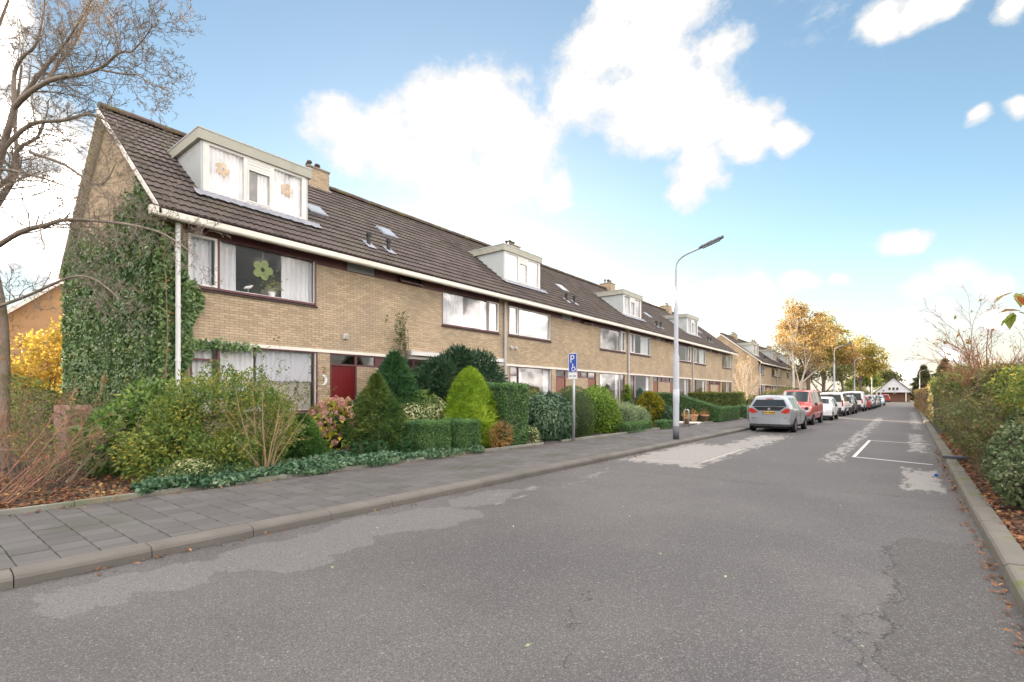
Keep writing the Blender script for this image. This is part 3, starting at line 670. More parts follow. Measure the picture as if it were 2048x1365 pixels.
    for i in range(8): rt.quad((pr[i][0], 0, pr[i][1]), (pr[i+1][0], 0, pr[i+1][1]), (pr[i+1][0]*.93, .43, pr[i+1][1]*.93), (pr[i][0]*.93, .43, pr[i][1]*.93))
    rt.poly([(p[0], 0, p[1]) for p in pr]); rme = rt.mesh('ridge_tile'); rme.materials.append(M['ridge'])
    n = int((r1-r0)/.4)
    for i in range(n):
        o = link('ridge_tile', rme, None, roof); o.location = (RX-FX, r0+(r1-r0)*i/n-y0, RZ-.13+.02+random.uniform(-.008, .008)); o.rotation_euler = (random.uniform(.0, .03), random.uniform(-.04, .04), random.uniform(-.02, .02))
    # skylight and vent pipes
    def skylight(s, x):
        y = yy(s); k = MB(); c = np.array([x, y, roofz(x)])
        def bx_(mb, hu, hv, n0, n1):
            P = [c+Uu*a*hu+np.array([0, b_*hv, 0]) for a, b_ in ((-1, -1), (-1, 1), (1, 1), (1, -1))]
            lo_ = [tuple(p+Nn*n0) for p in P]; hi_ = [tuple(p+Nn*n1) for p in P]; n = len(mb.v); mb.v += lo_+hi_
            mb.f += [tuple(n+i for i in q) for q in ((4, 5, 6, 7), (0, 1, 5, 4), (1, 2, 6, 5), (2, 3, 7, 6), (3, 0, 4, 7))]
        bx_(k, .34, .30, .02, .085); so = k.build('skylight', 'lead', roof); k = MB(); bx_(k, .28, .24, .086, .095); k.build('pane', 'frost', so) if False else link('skylight_pane', k.mesh('p', origin(root)), 'frost', so)
    skylight(4.45, -14.4)
    k = MB(); yv = yy(5.45); xv = -13.0; zv = roofz(xv)
    k.tube([(xv, yv, zv), (xv, yv, zv+.30)], .062, 10); k.tube([(xv, yv, zv+.30), (xv, yv, zv+.38)], .085, 10); k.build('vent_pipe', 'dark', roof)
    MB().quad((xv+.22, yv-.16, roofz(xv+.22)+.075), (xv+.22, yv+.16, roofz(xv+.22)+.075), (xv-.15, yv+.16, roofz(xv-.15)+.075), (xv-.15, yv-.16, roofz(xv-.15)+.075)).build('vent_flashing', 'lead', roof)
    # --- chimney at the party wall
    if not mirror:
        yc = y0+HW; cx0, cx1 = RX-.42, RX+.42; ch = MB().box(cx0, cx1, yc-.40, yc+.40, RZ-.5, RZ+.40).build('chimney', 'mortar', root)
        k = MB()
        for face in (0, 1):
            zz = RZ-.35; q = 0
            while zz < RZ+.34:
                a = -.40-(q % 2)*.11
                while a < .40:
                    p0, p1 = max(a, -.4), min(a+.21, .4)
                    if p1-p0 > .04:
                        if face == 0: k.box(cx1, cx1+.006, yc+p0, yc+p1, zz, zz+.052)
                        else: k.box(RX+p0, RX+p1, yc-.406, yc-.40, zz, zz+.052)
                    a += .22
                zz += .0625; q += 1
        tag(k.build('chimney_bricks', 'brick', ch), kind='stuff')
        MB().box(cx0-.03, cx1+.03, yc-.43, yc+.43, RZ+.40, RZ+.46).build('chimney_cap', 'mortar', ch)
        for i, (dx, dy, h) in enumerate(((.2, -.25, .18), (.2, .05, .16), (-.15, -.1, .26), (-.1, .25, .3))):
            k = MB().tube([(RX+dx, yc+dy, RZ+.46), (RX+dx, yc+dy, RZ+.46+h)], .05, 8).tube([(RX+dx, yc+dy, RZ+.46+h), (RX+dx, yc+dy, RZ+.52+h)], [.10, .085], 8); k.build('chimney_pot', 'ridge', ch)
        MB().quad((cx1+.02, yc-.5, roofz(cx1+.02)+.07), (cx1+.02, yc+.5, roofz(cx1+.02)+.07), (cx1-.1, yc+.5, roofz(cx1-.1)+.09), (cx1-.1, yc-.5, roofz(cx1-.1)+.09)).build('flashing', 'lead', ch)
    # --- dormer
    if dormer:
        dx = -13.3; zt = 7.86; a, b_ = ydm; xb = EX-(zt-EZ)/SL
        k = MB()
        for y in (a, b_-.05):
            k.prism([(dx, roofz(dx)-.05), (dx, zt), (xb-.1, zt), (xb-.1, roofz(xb-.1))], 1, y, y+.05)
        k.box(dx-.06, dx, a+.05, b_-.05, roofz(dx)-.05, roofz(dx)+.06)
        dm = k.build('dormer', 'cheek', root)
        k = MB().box(dx-.08, dx+.01, a+.05, a+.12, roofz(dx)+.06, zt).box(dx-.08, dx+.01, b_-.12, b_-.05, roofz(dx)+.06, zt); 
        k.build('dormer_post', 'white', dm)
        ft = 8.13; k = MB().box(xb-.65, dx+.07, a-.08, b_+.08, zt, ft); k.build('dormer_fascia', 'fascia', dm)
        MB().box(xb-.6, dx+.082, a-.092, b_+.092, ft-.022, ft+.010).build('dormer_trim', 'cheek', dm)
        # lights
        f = MB(); z0 = roofz(dx)+.06; z1 = zt; y1_, y2_ = a+.12, b_-.12; xo, xi = dx+.015, dx-.06; q = .06
        m1_, m2_ = y1_+(y2_-y1_)*.365, y1_+(y2_-y1_)*.645
        f.box(xi, xo, y1_, y2_, z0, z0+.08); f.box(xi, xo, y1_, y2_, z1-.07, z1)
        for c0, c1 in ((y1_, y1_+q), (m1_-.045, m1_+.045), (m2_-.045, m2_+.045), (y2_-q, y2_)): f.box(xi, xo, c0, c1, z0+.08, z1-.07)
        f.box(xi, xo-.004, m1_+.045, m2_-.045, z1-.30, z1-.07); wf = f.build('dormer_window', 'white', dm)
        f2 = MB(); 
        for zq in (z1-.27, z1-.19, z1-.12): f2.box(xo-.004, xo+.006, m1_+.06, m2_-.06, zq, zq+.035)
        f2.box(xi, xo+.012, m1_+.045, m1_+.085, z0+.08, z1-.3); f2.box(xi, xo+.012, m2_-.085, m2_-.045, z0+.08, z1-.3); f2.box(xi, xo+.012, m1_+.085, m2_-.085, z0+.08, z0+.12); f2.box(xi, xo+.012, m1_+.085, m2_-.085, z1-.34, z1-.3)
        link('dormer_casement', f2.mesh('c', origin(root)), 'white', dm)
        for (p, r_, zz) in ((y1_+q, m1_-.045, z1-.07), (m1_+.085, m2_-.085, z1-.34), (m2_+.045, y2_-q, z1-.07)):
            k = MB().quad((dx-.02, p, z0+.08), (dx-.02, r_, z0+.08), (dx-.02, r_, zz), (dx-.02, p, zz)); link('pane', k.mesh('pane', origin(root)), 'glass_near' if near else 'glass', dm)
        for (p, r_) in ((y1_+q, m1_-.02), (m1_+.35, m2_-.05), (m2_+.03, y2_-q)): curtain(dm, p, r_, z0+.1, z1-.08, dx-.10, wl=.1)
        k = MB(); xq = -15.2
        k.quad((xq, a+.06, z0-.1), (xq, b_-.06, z0-.1), (xq, b_-.06, z1), (xq, a+.06, z1)); k.quad((dx-.1, a+.06, z0-.05), (dx-.1, b_-.06, z0-.05), (xq, b_-.06, z0-.05), (xq, a+.06, z0-.05))
        link('dormer_room', k.mesh('r', origin(root)), 'interior', dm)
        # lead flashing dressed over the tiles
        V, F = [], []; n = int((b_-a+.5)/.0375)
        for i in range(n+1):
            y = a-.18+(b_-a+.5)*i/n; w_ = .016*abs(math.sin(math.pi*(y-r0)/(cov/2)))**1.5
            for (x, up) in ((dx+.012, .10), (dx+.05, .07), (dx+.21+.02*math.sin(i*.8), .072)): V.append(tuple(np.array([x, y, roofz(x)])+Nn*(up+w_)-np.array(origin(root))))
        for i in range(n):
            for q_ in (0, 1): F.append((3*i+q_, 3*i+q_+1, 3*i+4+q_, 3*i+3+q_))
        link('dormer_flashing', np_mesh('fl', V, F), 'lead', dm, True)
    # --- gables
    def gable(yp, sgn):
        pts = [(FX-.01, .1), (FX-.01, 5.42), (RX, RZ-.22), (2*RX-FX, 5.42), (2*RX-FX, .1)]
        gw_ = MB().prism(pts, 1, yp, yp+.24*sgn).build('gable_wall', 'mortar', root)
        if near_end:
            k = MB()
            for i in range(145):
                z = i*.0625
                if z < .2: continue
                hw = min(4.29, (RZ-.24-z)/SL)
                if hw < .15: break
                x = RX-hw-(i % 2)*.11
                while x < RX+hw:
                    p, q = max(x, RX-hw), min(x+.21, RX+hw)
                    if q-p > .04:
                        n = len(k.v); yf = yp-.010; k.v += [(p, yp, z), (q, yp, z), (q, yp, z+.0515), (p, yp, z+.0515), (p, yf, z), (q, yf, z), (q, yf, z+.0515), (p, yf, z+.0515)]
                        k.f += [tuple(n+t for t in qd) for qd in ((4, 5, 6, 7), (0, 1, 5, 4), (1, 2, 6, 5), (2, 3, 7, 6), (3, 0, 4, 7))]
                    x += .221
            tag(k.build('gable_brickwork', 'brick', gw_), kind='stuff')
        # verge boards
        ye = r0 if near_end else r1
        for sx in (1, -1):
            P = [(RX, RZ-.02), (RX+sx*(EX-RX), EZ-.01), (RX+sx*(EX-RX), EZ-.14), (RX, RZ-.17)]
            MB().prism(P, 1, ye-.025, ye+.02).build('verge_board', 'cream', gw_)
            q0, q1 = sorted((ye, yp)); MB().prism([(RX, RZ-.175), (RX+sx*(EX-RX), EZ-.145), (RX+sx*(EX-RX), EZ-.165), (RX, RZ-.195)], 1, q0+.02, q1+.05).build('verge_soffit', 'cream', gw_)
    if near_end: gable(y0-.13, 1)
    if far_end: gable(y0+HW, -1)
    if pipe:
        yp = y0+(.08 if near_end else 0) if not mirror else y0+HW-.05; px = FX+(.21 if near_end else .075)
        k = MB().tube([(px, yp, .13), (px, yp, 5.42)], .05, 10)
        for zz in (1.2, 2.4, 3.6, 4.8): k.tube([(px, yp, zz), (px, yp, zz+.05)], .06, 10)
        k.build('downpipe', pipe_m, root)
    return root

ordn = ['first', 'second', 'third', 'fourth', 'fifth', 'sixth', 'seventh', 'eighth']
def hlabel(i, odd, extra=''):
    return f"{ordn[i]} brick house from the ivy-covered gable, {'with a flat-roofed dormer' if odd else 'without dormer'}{extra}"
H1 = house('terraced_house', 'end brick house with ivy on its gable, red door and flower ornaments in its windows', Y0, False, True, 'door', near=True, detail=True, near_end=True, pipe_m='pipe_white', frost=True)
H2 = house('terraced_house', 'second brick house from the ivy-covered gable, with white awning box above its ground floor', Y0+HW, True, False, detail=True, pipe=False, curt=(.25, .55))
H3 = house('terraced_house', hlabel(2, 1), Y0+2*HW, False, True, whitewin=True, frost=True, curt=(.1, .6))
H4 = house('terraced_house', hlabel(3, 0), Y0+3*HW, True, False, pipe=False, curt=(.1, .05))
for i in (4, 5, 6):
    r = copy_tree(H3 if i % 2 == 0 else H4); r.location.y = Y0+i*HW; r['label'] = hlabel(i, i % 2 == 0)
H8 = house('terraced_house', 'last brick house of the near row, its far gable towards the birches', Y0+7*HW, True, False, far_end=True, pipe=True, curt=(.1, .05))
# second row, beyond the gap
ROW2 = (-.8, 66-(Y0+2*HW))
G2 = 'terraced houses of the far row'
HF = house('terraced_house', 'brick end house of the far row, bare gable with pale verge boards', Y0+2*HW, False, True, near_end=True, group=G2, ov=.2)
HF.location.x += ROW2[0]; HF.location.y += ROW2[1]
for i in range(1, 6):
    r = copy_tree(H3 if i % 2 == 0 else H4); r['group'] = G2; r.location.x += ROW2[0]; r.location.y = 66+i*HW
    r['label'] = f"{ordn[i]} house of the far row behind the birches, {'with dormer' if i % 2 == 0 else 'no dormer'}"
r = copy_tree(H8); r['group'] = G2; r.location.x += ROW2[0]; r.location.y = 66+6*HW; r['label'] = 'farthest house of the far row, half hidden by the autumn trees'

# awning box on the second house
k = MB().box(FX+.004, FX+.17, 10.62, 15.3, 2.96, 3.075).box(FX+.02, FX+.15, 10.62, 15.3, 3.083, 3.10); ao = k.build('awning_box', 'white', H2)
MB().box(FX+.0, FX+.185, 10.55, 10.62, 2.94, 3.11).box(FX+.0, FX+.185, 15.3, 15.36, 2.94, 3.11).build('awning_end', 'pipe', ao)

# things in the windows of the end house
w1 = [c for c in H1.children if c.name.startswith('window')]
uw, gw = w1[0], w1[1]
xc = FX-.15
curtain(uw, 4.3, 4.78, 4.2, 5.32, xc); curtain(uw, 4.95, 5.32, 4.2, 5.32, xc); curtain(uw, 6.45, 7.3, 4.2, 5.32, xc, wl=.14)
curtain(gw, 4.35, 4.8, 1.25, 2.8, xc); curtain(gw, 4.95, 5.75, 1.25, 2.8, xc)
curtain(gw, 5.8, 7.3, 2.0, 2.8, xc, 'lace', wl=.13, dep=.03, name='lace_valance', wavy=True); curtain(gw, 5.8, 7.3, 1.25, 2.05, xc-.06, 'blind', wl=.16, dep=.02, name='blind')
def flower_ornament(loc, r, col, label):
    o = thing('flower_ornament', loc, label, 'ornament', 'flower ornaments hanging in windows')
    m_ = mat('ornament_felt', col, .8, .1, 20); n = 60; k = MB(); ring = []
    for i in range(n):
        a = 2*math.pi*i/n; q = r*(.62+.38*abs(math.cos(2.5*a))**.7); ring.append((q*math.cos(a), q*math.sin(a)))
    for i in range(n):
        j = (i+1) % n; a0 = 2*math.pi*i/n; a1 = 2*math.pi*j/n; h = r*.2
        i0, i1 = (h*math.cos(a0), h*math.sin(a0)), (h*math.cos(a1), h*math.sin(a1))
        for x in (-.008, .008): k.quad((x, *ring[i]), (x, *ring[j]), (x, *i1), (x, *i0))
        k.quad((-.008, *ring[i]), (.008, *ring[i]), (.008, *ring[j]), (-.008, *ring[j])); k.quad((-.008, *i0), (.008, *i0), (.008, *i1), (-.008, *i1))
    k.build('petals', m_, o, local=True); MB().tube([(0, 0, r*.9), (0, 0, r+.22)], .004, 5).build('string', 'white', o, local=True)
flower_ornament((FX-.08, 5.94, 4.83), .26, (.24, .30, .09), 'green felt flower hanging in the large upstairs window')
flower_ornament((-13.38, 5.28, 7.34), .18, (.46, .31, .15), 'orange flower hanging in the left light of the near dormer')
flower_ornament((-13.38, 6.92, 7.36), .18, (.46, .29, .15), 'orange flower hanging in the right light of the near dormer')
b = thing('bird_figurine', (FX-.13, 5.6, 4.19), 'white seagull figurine on the upstairs window sill', 'figurine')
k = MB(); pts = [(-.10, .10), (-.06, .13), (0, .15), (.05, .16), (.09, .2), (.12, .21)]
k.tube([(0, p, z) for p, z in pts], [.008, .03, .042, .035, .028, .012], 8); k.build('body', 'white', b, True, local=True)
MB().tube([(0, .12, .21), (0, .16, .205)], [.01, .003], 6).build('beak', 'twig_tan', b, local=True); MB().tube([(0, .01, 0), (0, .01, .13)], .006, 5).build('stand', 'white', b, local=True)
b = thing('sill_pot', (FX-.14, 6.2, 4.185), 'white pot with a leafy houseplant in the upstairs window', 'pot plant')
MB().lathe([(0, 0), (.07, 0), (.085, .13), (.075, .13), (.07, .11), (0, .11)], n=14).build('pot', 'white', b, local=True); SILL_POT = b
# house number, moon and wall lamp on the pier of the end house
def text_mesh(txt, size, ext, name):
    cu = bpy.data.curves.new(name, 'FONT'); cu.body = txt; cu.size = size; cu.extrude = ext; cu.align_x = 'CENTER'; cu.align_y = 'CENTER'
    o = bpy.data.objects.new(name, cu); COL.objects.link(o); dg = bpy.context.evaluated_depsgraph_get(); me = bpy.data.meshes.new_from_object(o.evaluated_get(dg))
    bpy.data.objects.remove(o); return me
me = text_mesh('2', .26, .006, 'house_number'); o = link('house_number', me, 'twig_red'); o.location = (FX+.012, 7.58, 2.36); o.rotation_euler = (R(90), 0, R(90)); tag(o, 'brown figure 2 on the brick pier beside the red door', 'house number')
k = MB(); n = 20
for i in range(n):
    a0, a1 = [R(-115+230*t/n) for t in (i, i+1)]
    def cr(a, q): return (FX+.02, 7.55+.13*math.cos(a)+(0 if q else -.075), 2.08+.15*math.sin(a)*(1 if q else .92))
    k.quad(cr(a0, 0), cr(a0, 1), cr(a1, 1), cr(a1, 0)); 
k2 = MB(); k2.v = k.v+[(v[0]-.018, v[1], v[2]) for v in k.v]; nv = len(k.v); k2.f = k.f+[tuple(i+nv for i in f) for f in k.f]
tag(k2.build('moon_ornament', 'white'), 'white crescent moon hung on the pier below the house number', 'ornament')
b = thing('wall_lamp', (FX, 8.25, 3.35), 'small cream lamp box on the brickwork above the red door', 'wall lamp')
MB().box(0, .07, -.06, .06, -.07, .07).build('housing', 'cream', b, local=True); MB().box(.07, .085, -.045, .045, -.055, .045).build('lens', 'frost', b, local=True)
for j, y in enumerate((16.03, 16.34)):
    o = MB().lathe([(0, .0), (.075, .0), (.075, .05), (.05, .09), (0, .09)], (FX, y, 3.61), 12, 0).build('wall_vent', 'pipe'); tag(o, f"{'left' if j == 0 else 'right'} of two round flue caps on the third house's wall", 'flue cap', 'flue caps on the brick wall')

# ------------------------------------------------------------------ plants
def nrm(v): return v/(np.linalg.norm(v, axis=-1, keepdims=True)+1e-9)
def leaves(P, N, L, W, along=.2, down=0.0, spread=.6, fold=.12, jl=.45):
    """one bent diamond per leaf: base at P, pointing partly along N, partly sideways"""
    n = len(P); rnd = rng.normal(size=(n, 3))
    side = nrm(np.cross(N, rnd)); t = nrm(N*along+side*(1-along)+rng.normal(size=(n, 3))*spread*.5+np.array([0, 0, -down]))
    nn = nrm(N+rng.normal(size=(n, 3))*spread); b = nrm(np.cross(t, nn)); up = np.cross(b, t)
    l = (L*(1+jl*rng.uniform(-1, 1, n)))[:, None]; w = (W*(1+jl*rng.uniform(-1, 1, n)))[:, None]
    V = np.stack([P, P+t*l*.45+b*w*.5+up*fold*w, P+t*l, P+t*l*.45-b*w*.5+up*fold*w], 1).reshape(-1, 3)
    return V, np.arange(4*n).reshape(-1, 4)
def foliage(name, P, N, L, W, parent, m, rnd=None, kind='stuff', **kw):
    V, F = leaves(P, N, L, W, **kw)
    r = np.clip(.62*rng.uniform(0, 1, len(P))+.38*(.5+.75*wob(P, 1.1/max(L, .05)**.6, 3.)), 0, 1) if rnd is None else np.clip(rnd, 0, 1)
    o = link(name, np_mesh(name, V-np.array(origin(parent)), F, r), m, parent)
    if kind: o['kind'] = kind
    return o
def wob(P, f=3.0, seed=0.):
    x, y, z = P[:, 0]*f+seed, P[:, 1]*f+seed*1.7, P[:, 2]*f-seed
    return (np.sin(x*1.3+np.sin(y*1.1))+np.sin(y*1.7+np.sin(z*1.3))+np.sin(z*1.9+np.sin(x*1.5)))/3
def blob_points(blobs, n, thick=.18, bump=.12, f=3., zmin=.13):
    blobs = np.array(blobs, float); A = np.array([b[3]*b[4]+b[3]*b[5]+b[4]*b[5] for b in blobs]); A /= A.sum()
    Ps, Ns = [], []
    for b, a in zip(blobs, A):
        k = int(n*a*1.15)+8; d = nrm(rng.normal(size=(k, 3))); q = 1-np.abs(rng.normal(size=(k, 1)))*thick
        P = b[:3]+d*b[3:6]; q = q*(1+bump*wob(P, f, b[0])[:, None]); P = b[:3]+d*b[3:6]*q
        N_ = nrm(d/b[3:6]); keep = P[:, 2] > zmin
        for c in blobs:
            if c is not b: keep &= (((P-c[:3])/c[3:6])**2).sum(1) > .42
        Ps.append(P[keep]); Ns.append(N_[keep])
    return np.concatenate(Ps), np.concatenate(Ns)
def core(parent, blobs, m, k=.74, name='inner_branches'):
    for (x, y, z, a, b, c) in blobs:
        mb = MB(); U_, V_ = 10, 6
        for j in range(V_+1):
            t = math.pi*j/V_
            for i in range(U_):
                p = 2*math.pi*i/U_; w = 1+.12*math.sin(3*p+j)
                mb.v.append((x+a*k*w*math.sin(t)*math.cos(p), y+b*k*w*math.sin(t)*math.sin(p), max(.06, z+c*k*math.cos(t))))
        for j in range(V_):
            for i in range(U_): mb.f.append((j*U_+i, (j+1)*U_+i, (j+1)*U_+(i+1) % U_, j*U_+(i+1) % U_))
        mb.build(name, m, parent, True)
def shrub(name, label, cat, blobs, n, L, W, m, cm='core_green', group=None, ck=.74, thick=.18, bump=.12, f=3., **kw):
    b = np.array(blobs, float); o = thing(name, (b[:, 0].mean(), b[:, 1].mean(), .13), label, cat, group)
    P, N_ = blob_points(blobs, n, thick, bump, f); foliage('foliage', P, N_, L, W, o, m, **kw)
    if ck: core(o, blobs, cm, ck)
    return o
def hedge(name, label, x0, x1, y0, y1, zt, n, L, W, m, cm='core_green', cat='hedge', group=None, z0=.13, rough=.05, slope=None, f=2.2, **kw):
    """clipped block; slope(x, y) may lower the top"""
    o = thing(name, ((x0+x1)/2, (y0+y1)/2, .13), label, cat, group); top = slope or (lambda x, y: zt+0*x)
    dx, dy, dz = x1-x0, y1-y0, zt-z0; A = np.array([dx*dy, dx*dz, dx*dz, dy*dz, dy*dz]); k = (n*A/A.sum()).astype(int); Ps, Ns = [], []
    for i, c in enumerate(k):
        u, v = rng.uniform(0, 1, c), rng.uniform(0, 1, c)
        if i == 0: x, y, z, nn = x0+dx*u, y0+dy*v, None, (0, 0, 1)
        elif i in (1, 2): x, y, z, nn = x0+dx*u, np.full(c, (y0, y1)[i-1]), v, (0, (-1, 1)[i-1], 0)
        else: x, y, z, nn = np.full(c, (x0, x1)[i-3]), y0+dy*u, v, ((-1, 1)[i-3], 0, 0)
        tz = top(x, y); z = tz if z is None else z0+(tz-z0)*z
        P = np.stack([x, y, z], 1); nn = np.tile(np.array(nn, float), (c, 1)); dep = -np.abs(rng.normal(size=(c, 1)))*rough*1.3+rough*wob(P, f, x0)[:, None]
        # soften the arrises
        cen = np.array([(x0+x1)/2, (y0+y1)/2, (z0+zt)/2]); hf = np.array([dx, dy, dz])/2; e = np.abs(P-cen)/hf; r_ = .05*(np.sort(e, 1)[:, 1] > .9)[:, None]
        Ps.append(P+nn*dep-nrm(P-cen)*r_); Ns.append(nrm(nn+.3*rng.normal(size=(c, 3))))
    foliage('foliage', np.concatenate(Ps), np.concatenate(Ns), L, W, o, m, **kw)
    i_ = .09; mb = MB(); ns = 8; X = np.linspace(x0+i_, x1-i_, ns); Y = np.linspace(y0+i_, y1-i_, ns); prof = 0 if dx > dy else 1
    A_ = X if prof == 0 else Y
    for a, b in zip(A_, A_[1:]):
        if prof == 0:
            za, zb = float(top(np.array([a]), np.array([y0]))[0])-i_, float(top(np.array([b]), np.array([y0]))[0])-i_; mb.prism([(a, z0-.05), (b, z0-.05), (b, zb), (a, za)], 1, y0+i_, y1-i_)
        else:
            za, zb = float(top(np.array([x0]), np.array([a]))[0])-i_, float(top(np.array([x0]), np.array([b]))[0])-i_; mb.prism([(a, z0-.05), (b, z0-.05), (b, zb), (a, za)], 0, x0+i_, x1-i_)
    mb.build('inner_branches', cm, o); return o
def wander(p, d, L, k, jit, up=0.):
    P = [np.array(p, float)]; d = nrm(np.array(d, float))
    for i in range(k):
        d = nrm(d+rng.normal(size=3)*jit+np.array([0, 0, up])); P.append(P[-1]+d*L/k)
    return np.array(P)
def grow(out, tips, p, d, L, r, lev, spec):
    nch, ratio, ang, jit, up, k = spec[lev]; P = wander(p, d, L, k, jit, up); rr = np.linspace(r, max(r*.35, .0025), k+1); out.append((P, rr))
    if lev+1 >= len(spec): tips.append((P[-1], P[-1]-P[-2])); return
    spawn(out, tips, P, rr, L, lev, spec, nch, ratio, ang)
def spawn(out, tips, P, rr, L, lev, spec, nch, ratio, ang, t0=.2):
    k = len(P)-1
    for c in range(nch):
        t = t0+(1-t0)*(c+rng.uniform(0, 1))/nch; i = min(int(t*k), k-1); q = P[i]+(P[i+1]-P[i])*(t*k-i); d0 = nrm(P[i+1]-P[i])
        side = nrm(np.cross(d0, rng.normal(size=3))); a = ang*rng.uniform(.7, 1.3); nd = d0*math.cos(a)+side*math.sin(a)
        grow(out, tips, q, nd, L*ratio*rng.uniform(.6, 1.15)*(1-.35*t), max(np.interp(t*k, np.arange(k+1), rr)*.62, .003), lev+1, spec)
def twigs(name, parent, polys, m, n=4): return link(name, tubes_mesh(name, polys, n, origin(parent)), m, parent, True)

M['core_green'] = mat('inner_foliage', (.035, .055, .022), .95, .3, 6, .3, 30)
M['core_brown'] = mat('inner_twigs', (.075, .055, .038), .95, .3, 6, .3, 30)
G = lambda *c: c
M['ivy'] = leafmat('ivy_leaf', [(0, (.052, .105, .04)), (.45, (.10, .18, .062)), (.8, (.185, .265, .095)), (.95, (.27, .33, .14)), (1, (.24, .12, .04))], .38, .2, .5)
M['privet'] = leafmat('privet_leaf', [(0, (.05, .11, .03)), (.35, (.11, .185, .045)), (.7, (.22, .255, .05)), (1, (.44, .36, .06))], .5, .35)
M['glossy'] = leafmat('glossy_leaf', [(0, (.05, .11, .03)), (.5, (.12, .21, .045)), (.9, (.23, .32, .07)), (1, (.5, .42, .06))], .35, .3, .5)
M['spruce'] = leafmat('spruce_needle', [(0, (.03, .09, .02)), (.6, (.075, .165, .034)), (1, (.15, .26, .05))], .5, .2)
M['yew'] = leafmat('yew_needle', [(0, (.03, .08, .022)), (.6, (.08, .14, .032)), (1, (.21, .23, .06))], .5, .2)
M['boxleaf'] = leafmat('box_leaf', [(0, (.038, .105, .036)), (.6, (.09, .19, .06)), (1, (.19, .30, .10))], .45, .2)
M['thuja'] = leafmat('golden_thuja', [(0, (.10, .20, .012)), (.5, (.20, .32, .02)), (1, (.36, .46, .04))], .55, .35)
M['darklaurel'] = leafmat('dark_laurel_leaf', [(0, (.015, .045, .022)), (.6, (.035, .085, .04)), (1, (.09, .15, .07))], .4, .2, .45)
M['fir'] = leafmat('fir_needle', [(0, (.025, .075, .03)), (.6, (.05, .13, .05)), (1, (.12, .22, .07))], .5, .25)
M['varieg'] = leafmat('variegated_leaf', [(0, (.08, .13, .04)), (.45, (.15, .21, .07)), (.6, (.45, .46, .22)), (1, (.60, .58, .36))], .5, .3)
M['rhodo'] = leafmat('rhododendron_leaf', [(0, (.03, .075, .038)), (.5, (.065, .13, .065)), (1, (.16, .235, .13))], .4, .2, .5)
M['bright'] = leafmat('bright_laurel_leaf', [(0, (.08, .16, .025)), (.5, (.15, .26, .03)), (1, (.28, .38, .06))], .4, .35, .45)
M['pale'] = leafmat('pale_conifer', [(0, (.12, .18, .10)), (.6, (.26, .33, .18)), (1, (.42, .46, .28))], .6, .3)
M['goldcyp'] = leafmat('golden_cypress', [(0, (.10, .12, .014)), (.5, (.21, .20, .02)), (1, (.40, .33, .03))], .55, .35)
M['blue'] = leafmat('blue_conifer', [(0, (.04, .10, .085)), (.6, (.09, .19, .16)), (1, (.17, .28, .23))], .6, .2)
M['hedgeolive'] = leafmat('olive_hedge_leaf', [(0, (.065, .11, .028)), (.5, (.15, .20, .045)), (1, (.34, .31, .07))], .5, .3)
M['hedgeright'] = leafmat('mixed_hedge_leaf', [(0, (.06, .085, .028)), (.4, (.12, .155, .05)), (.75, (.21, .19, .07)), (1, (.32, .18, .06))], .6, .3)
M['dryfern'] = leafmat('dry_fern', [(0, (.16, .12, .06)), (.5, (.32, .19, .07)), (1, (.5, .24, .05))], .8, .3)
M['hyd'] = leafmat('hydrangea_leaf', [(0, (.16, .24, .035)), (.5, (.30, .36, .05)), (1, (.62, .46, .05))], .5, .4)
M['hydflower'] = leafmat('hydrangea_flower', [(0, (.34, .15, .15)), (.5, (.52, .27, .24)), (1, (.66, .44, .34))], .8, .3)
M['yellowleaf'] = leafmat('yellow_autumn_leaf', [(0, (.28, .23, .05)), (.5, (.48, .35, .07)), (1, (.62, .44, .10))], .6, .5)
M['orangeleaf'] = leafmat('orange_autumn_leaf', [(0, (.22, .15, .06)), (.5, (.38, .26, .105)), (1, (.54, .42, .20))], .6, .45)
M['oliveleaf'] = leafmat('olive_autumn_leaf', [(0, (.16, .15, .04)), (.5, (.31, .26, .06)), (1, (.54, .40, .10))], .6, .45)
M['litter'] = leafmat('leaf_litter', [(0, (.075, .045, .03)), (.5, (.17, .075, .04)), (.85, (.30, .14, .06)), (1, (.42, .36, .12))], .8, .15)
M['groundivy'] = leafmat('ground_ivy_leaf', [(0, (.026, .07, .036)), (.5, (.055, .13, .06)), (.9, (.14, .22, .12)), (1, (.28, .32, .20))], .35, .2, .5)
M['redleaf'] = leafmat('bronze_leaf', [(0, (.16, .24, .04)), (.6, (.32, .22, .06)), (1, (.34, .07, .04))], .5, .4)

n = 260; P = np.array(origin(SILL_POT))+np.array([-.04, 0, .32])+rng.normal(0, 1, (n, 3))*np.array([.05, .16, .15]); foliage('plant', P, nrm(rng.normal(size=(n, 3))+np.array([.5, 0, .4])), .09, .035, SILL_POT, 'privet')

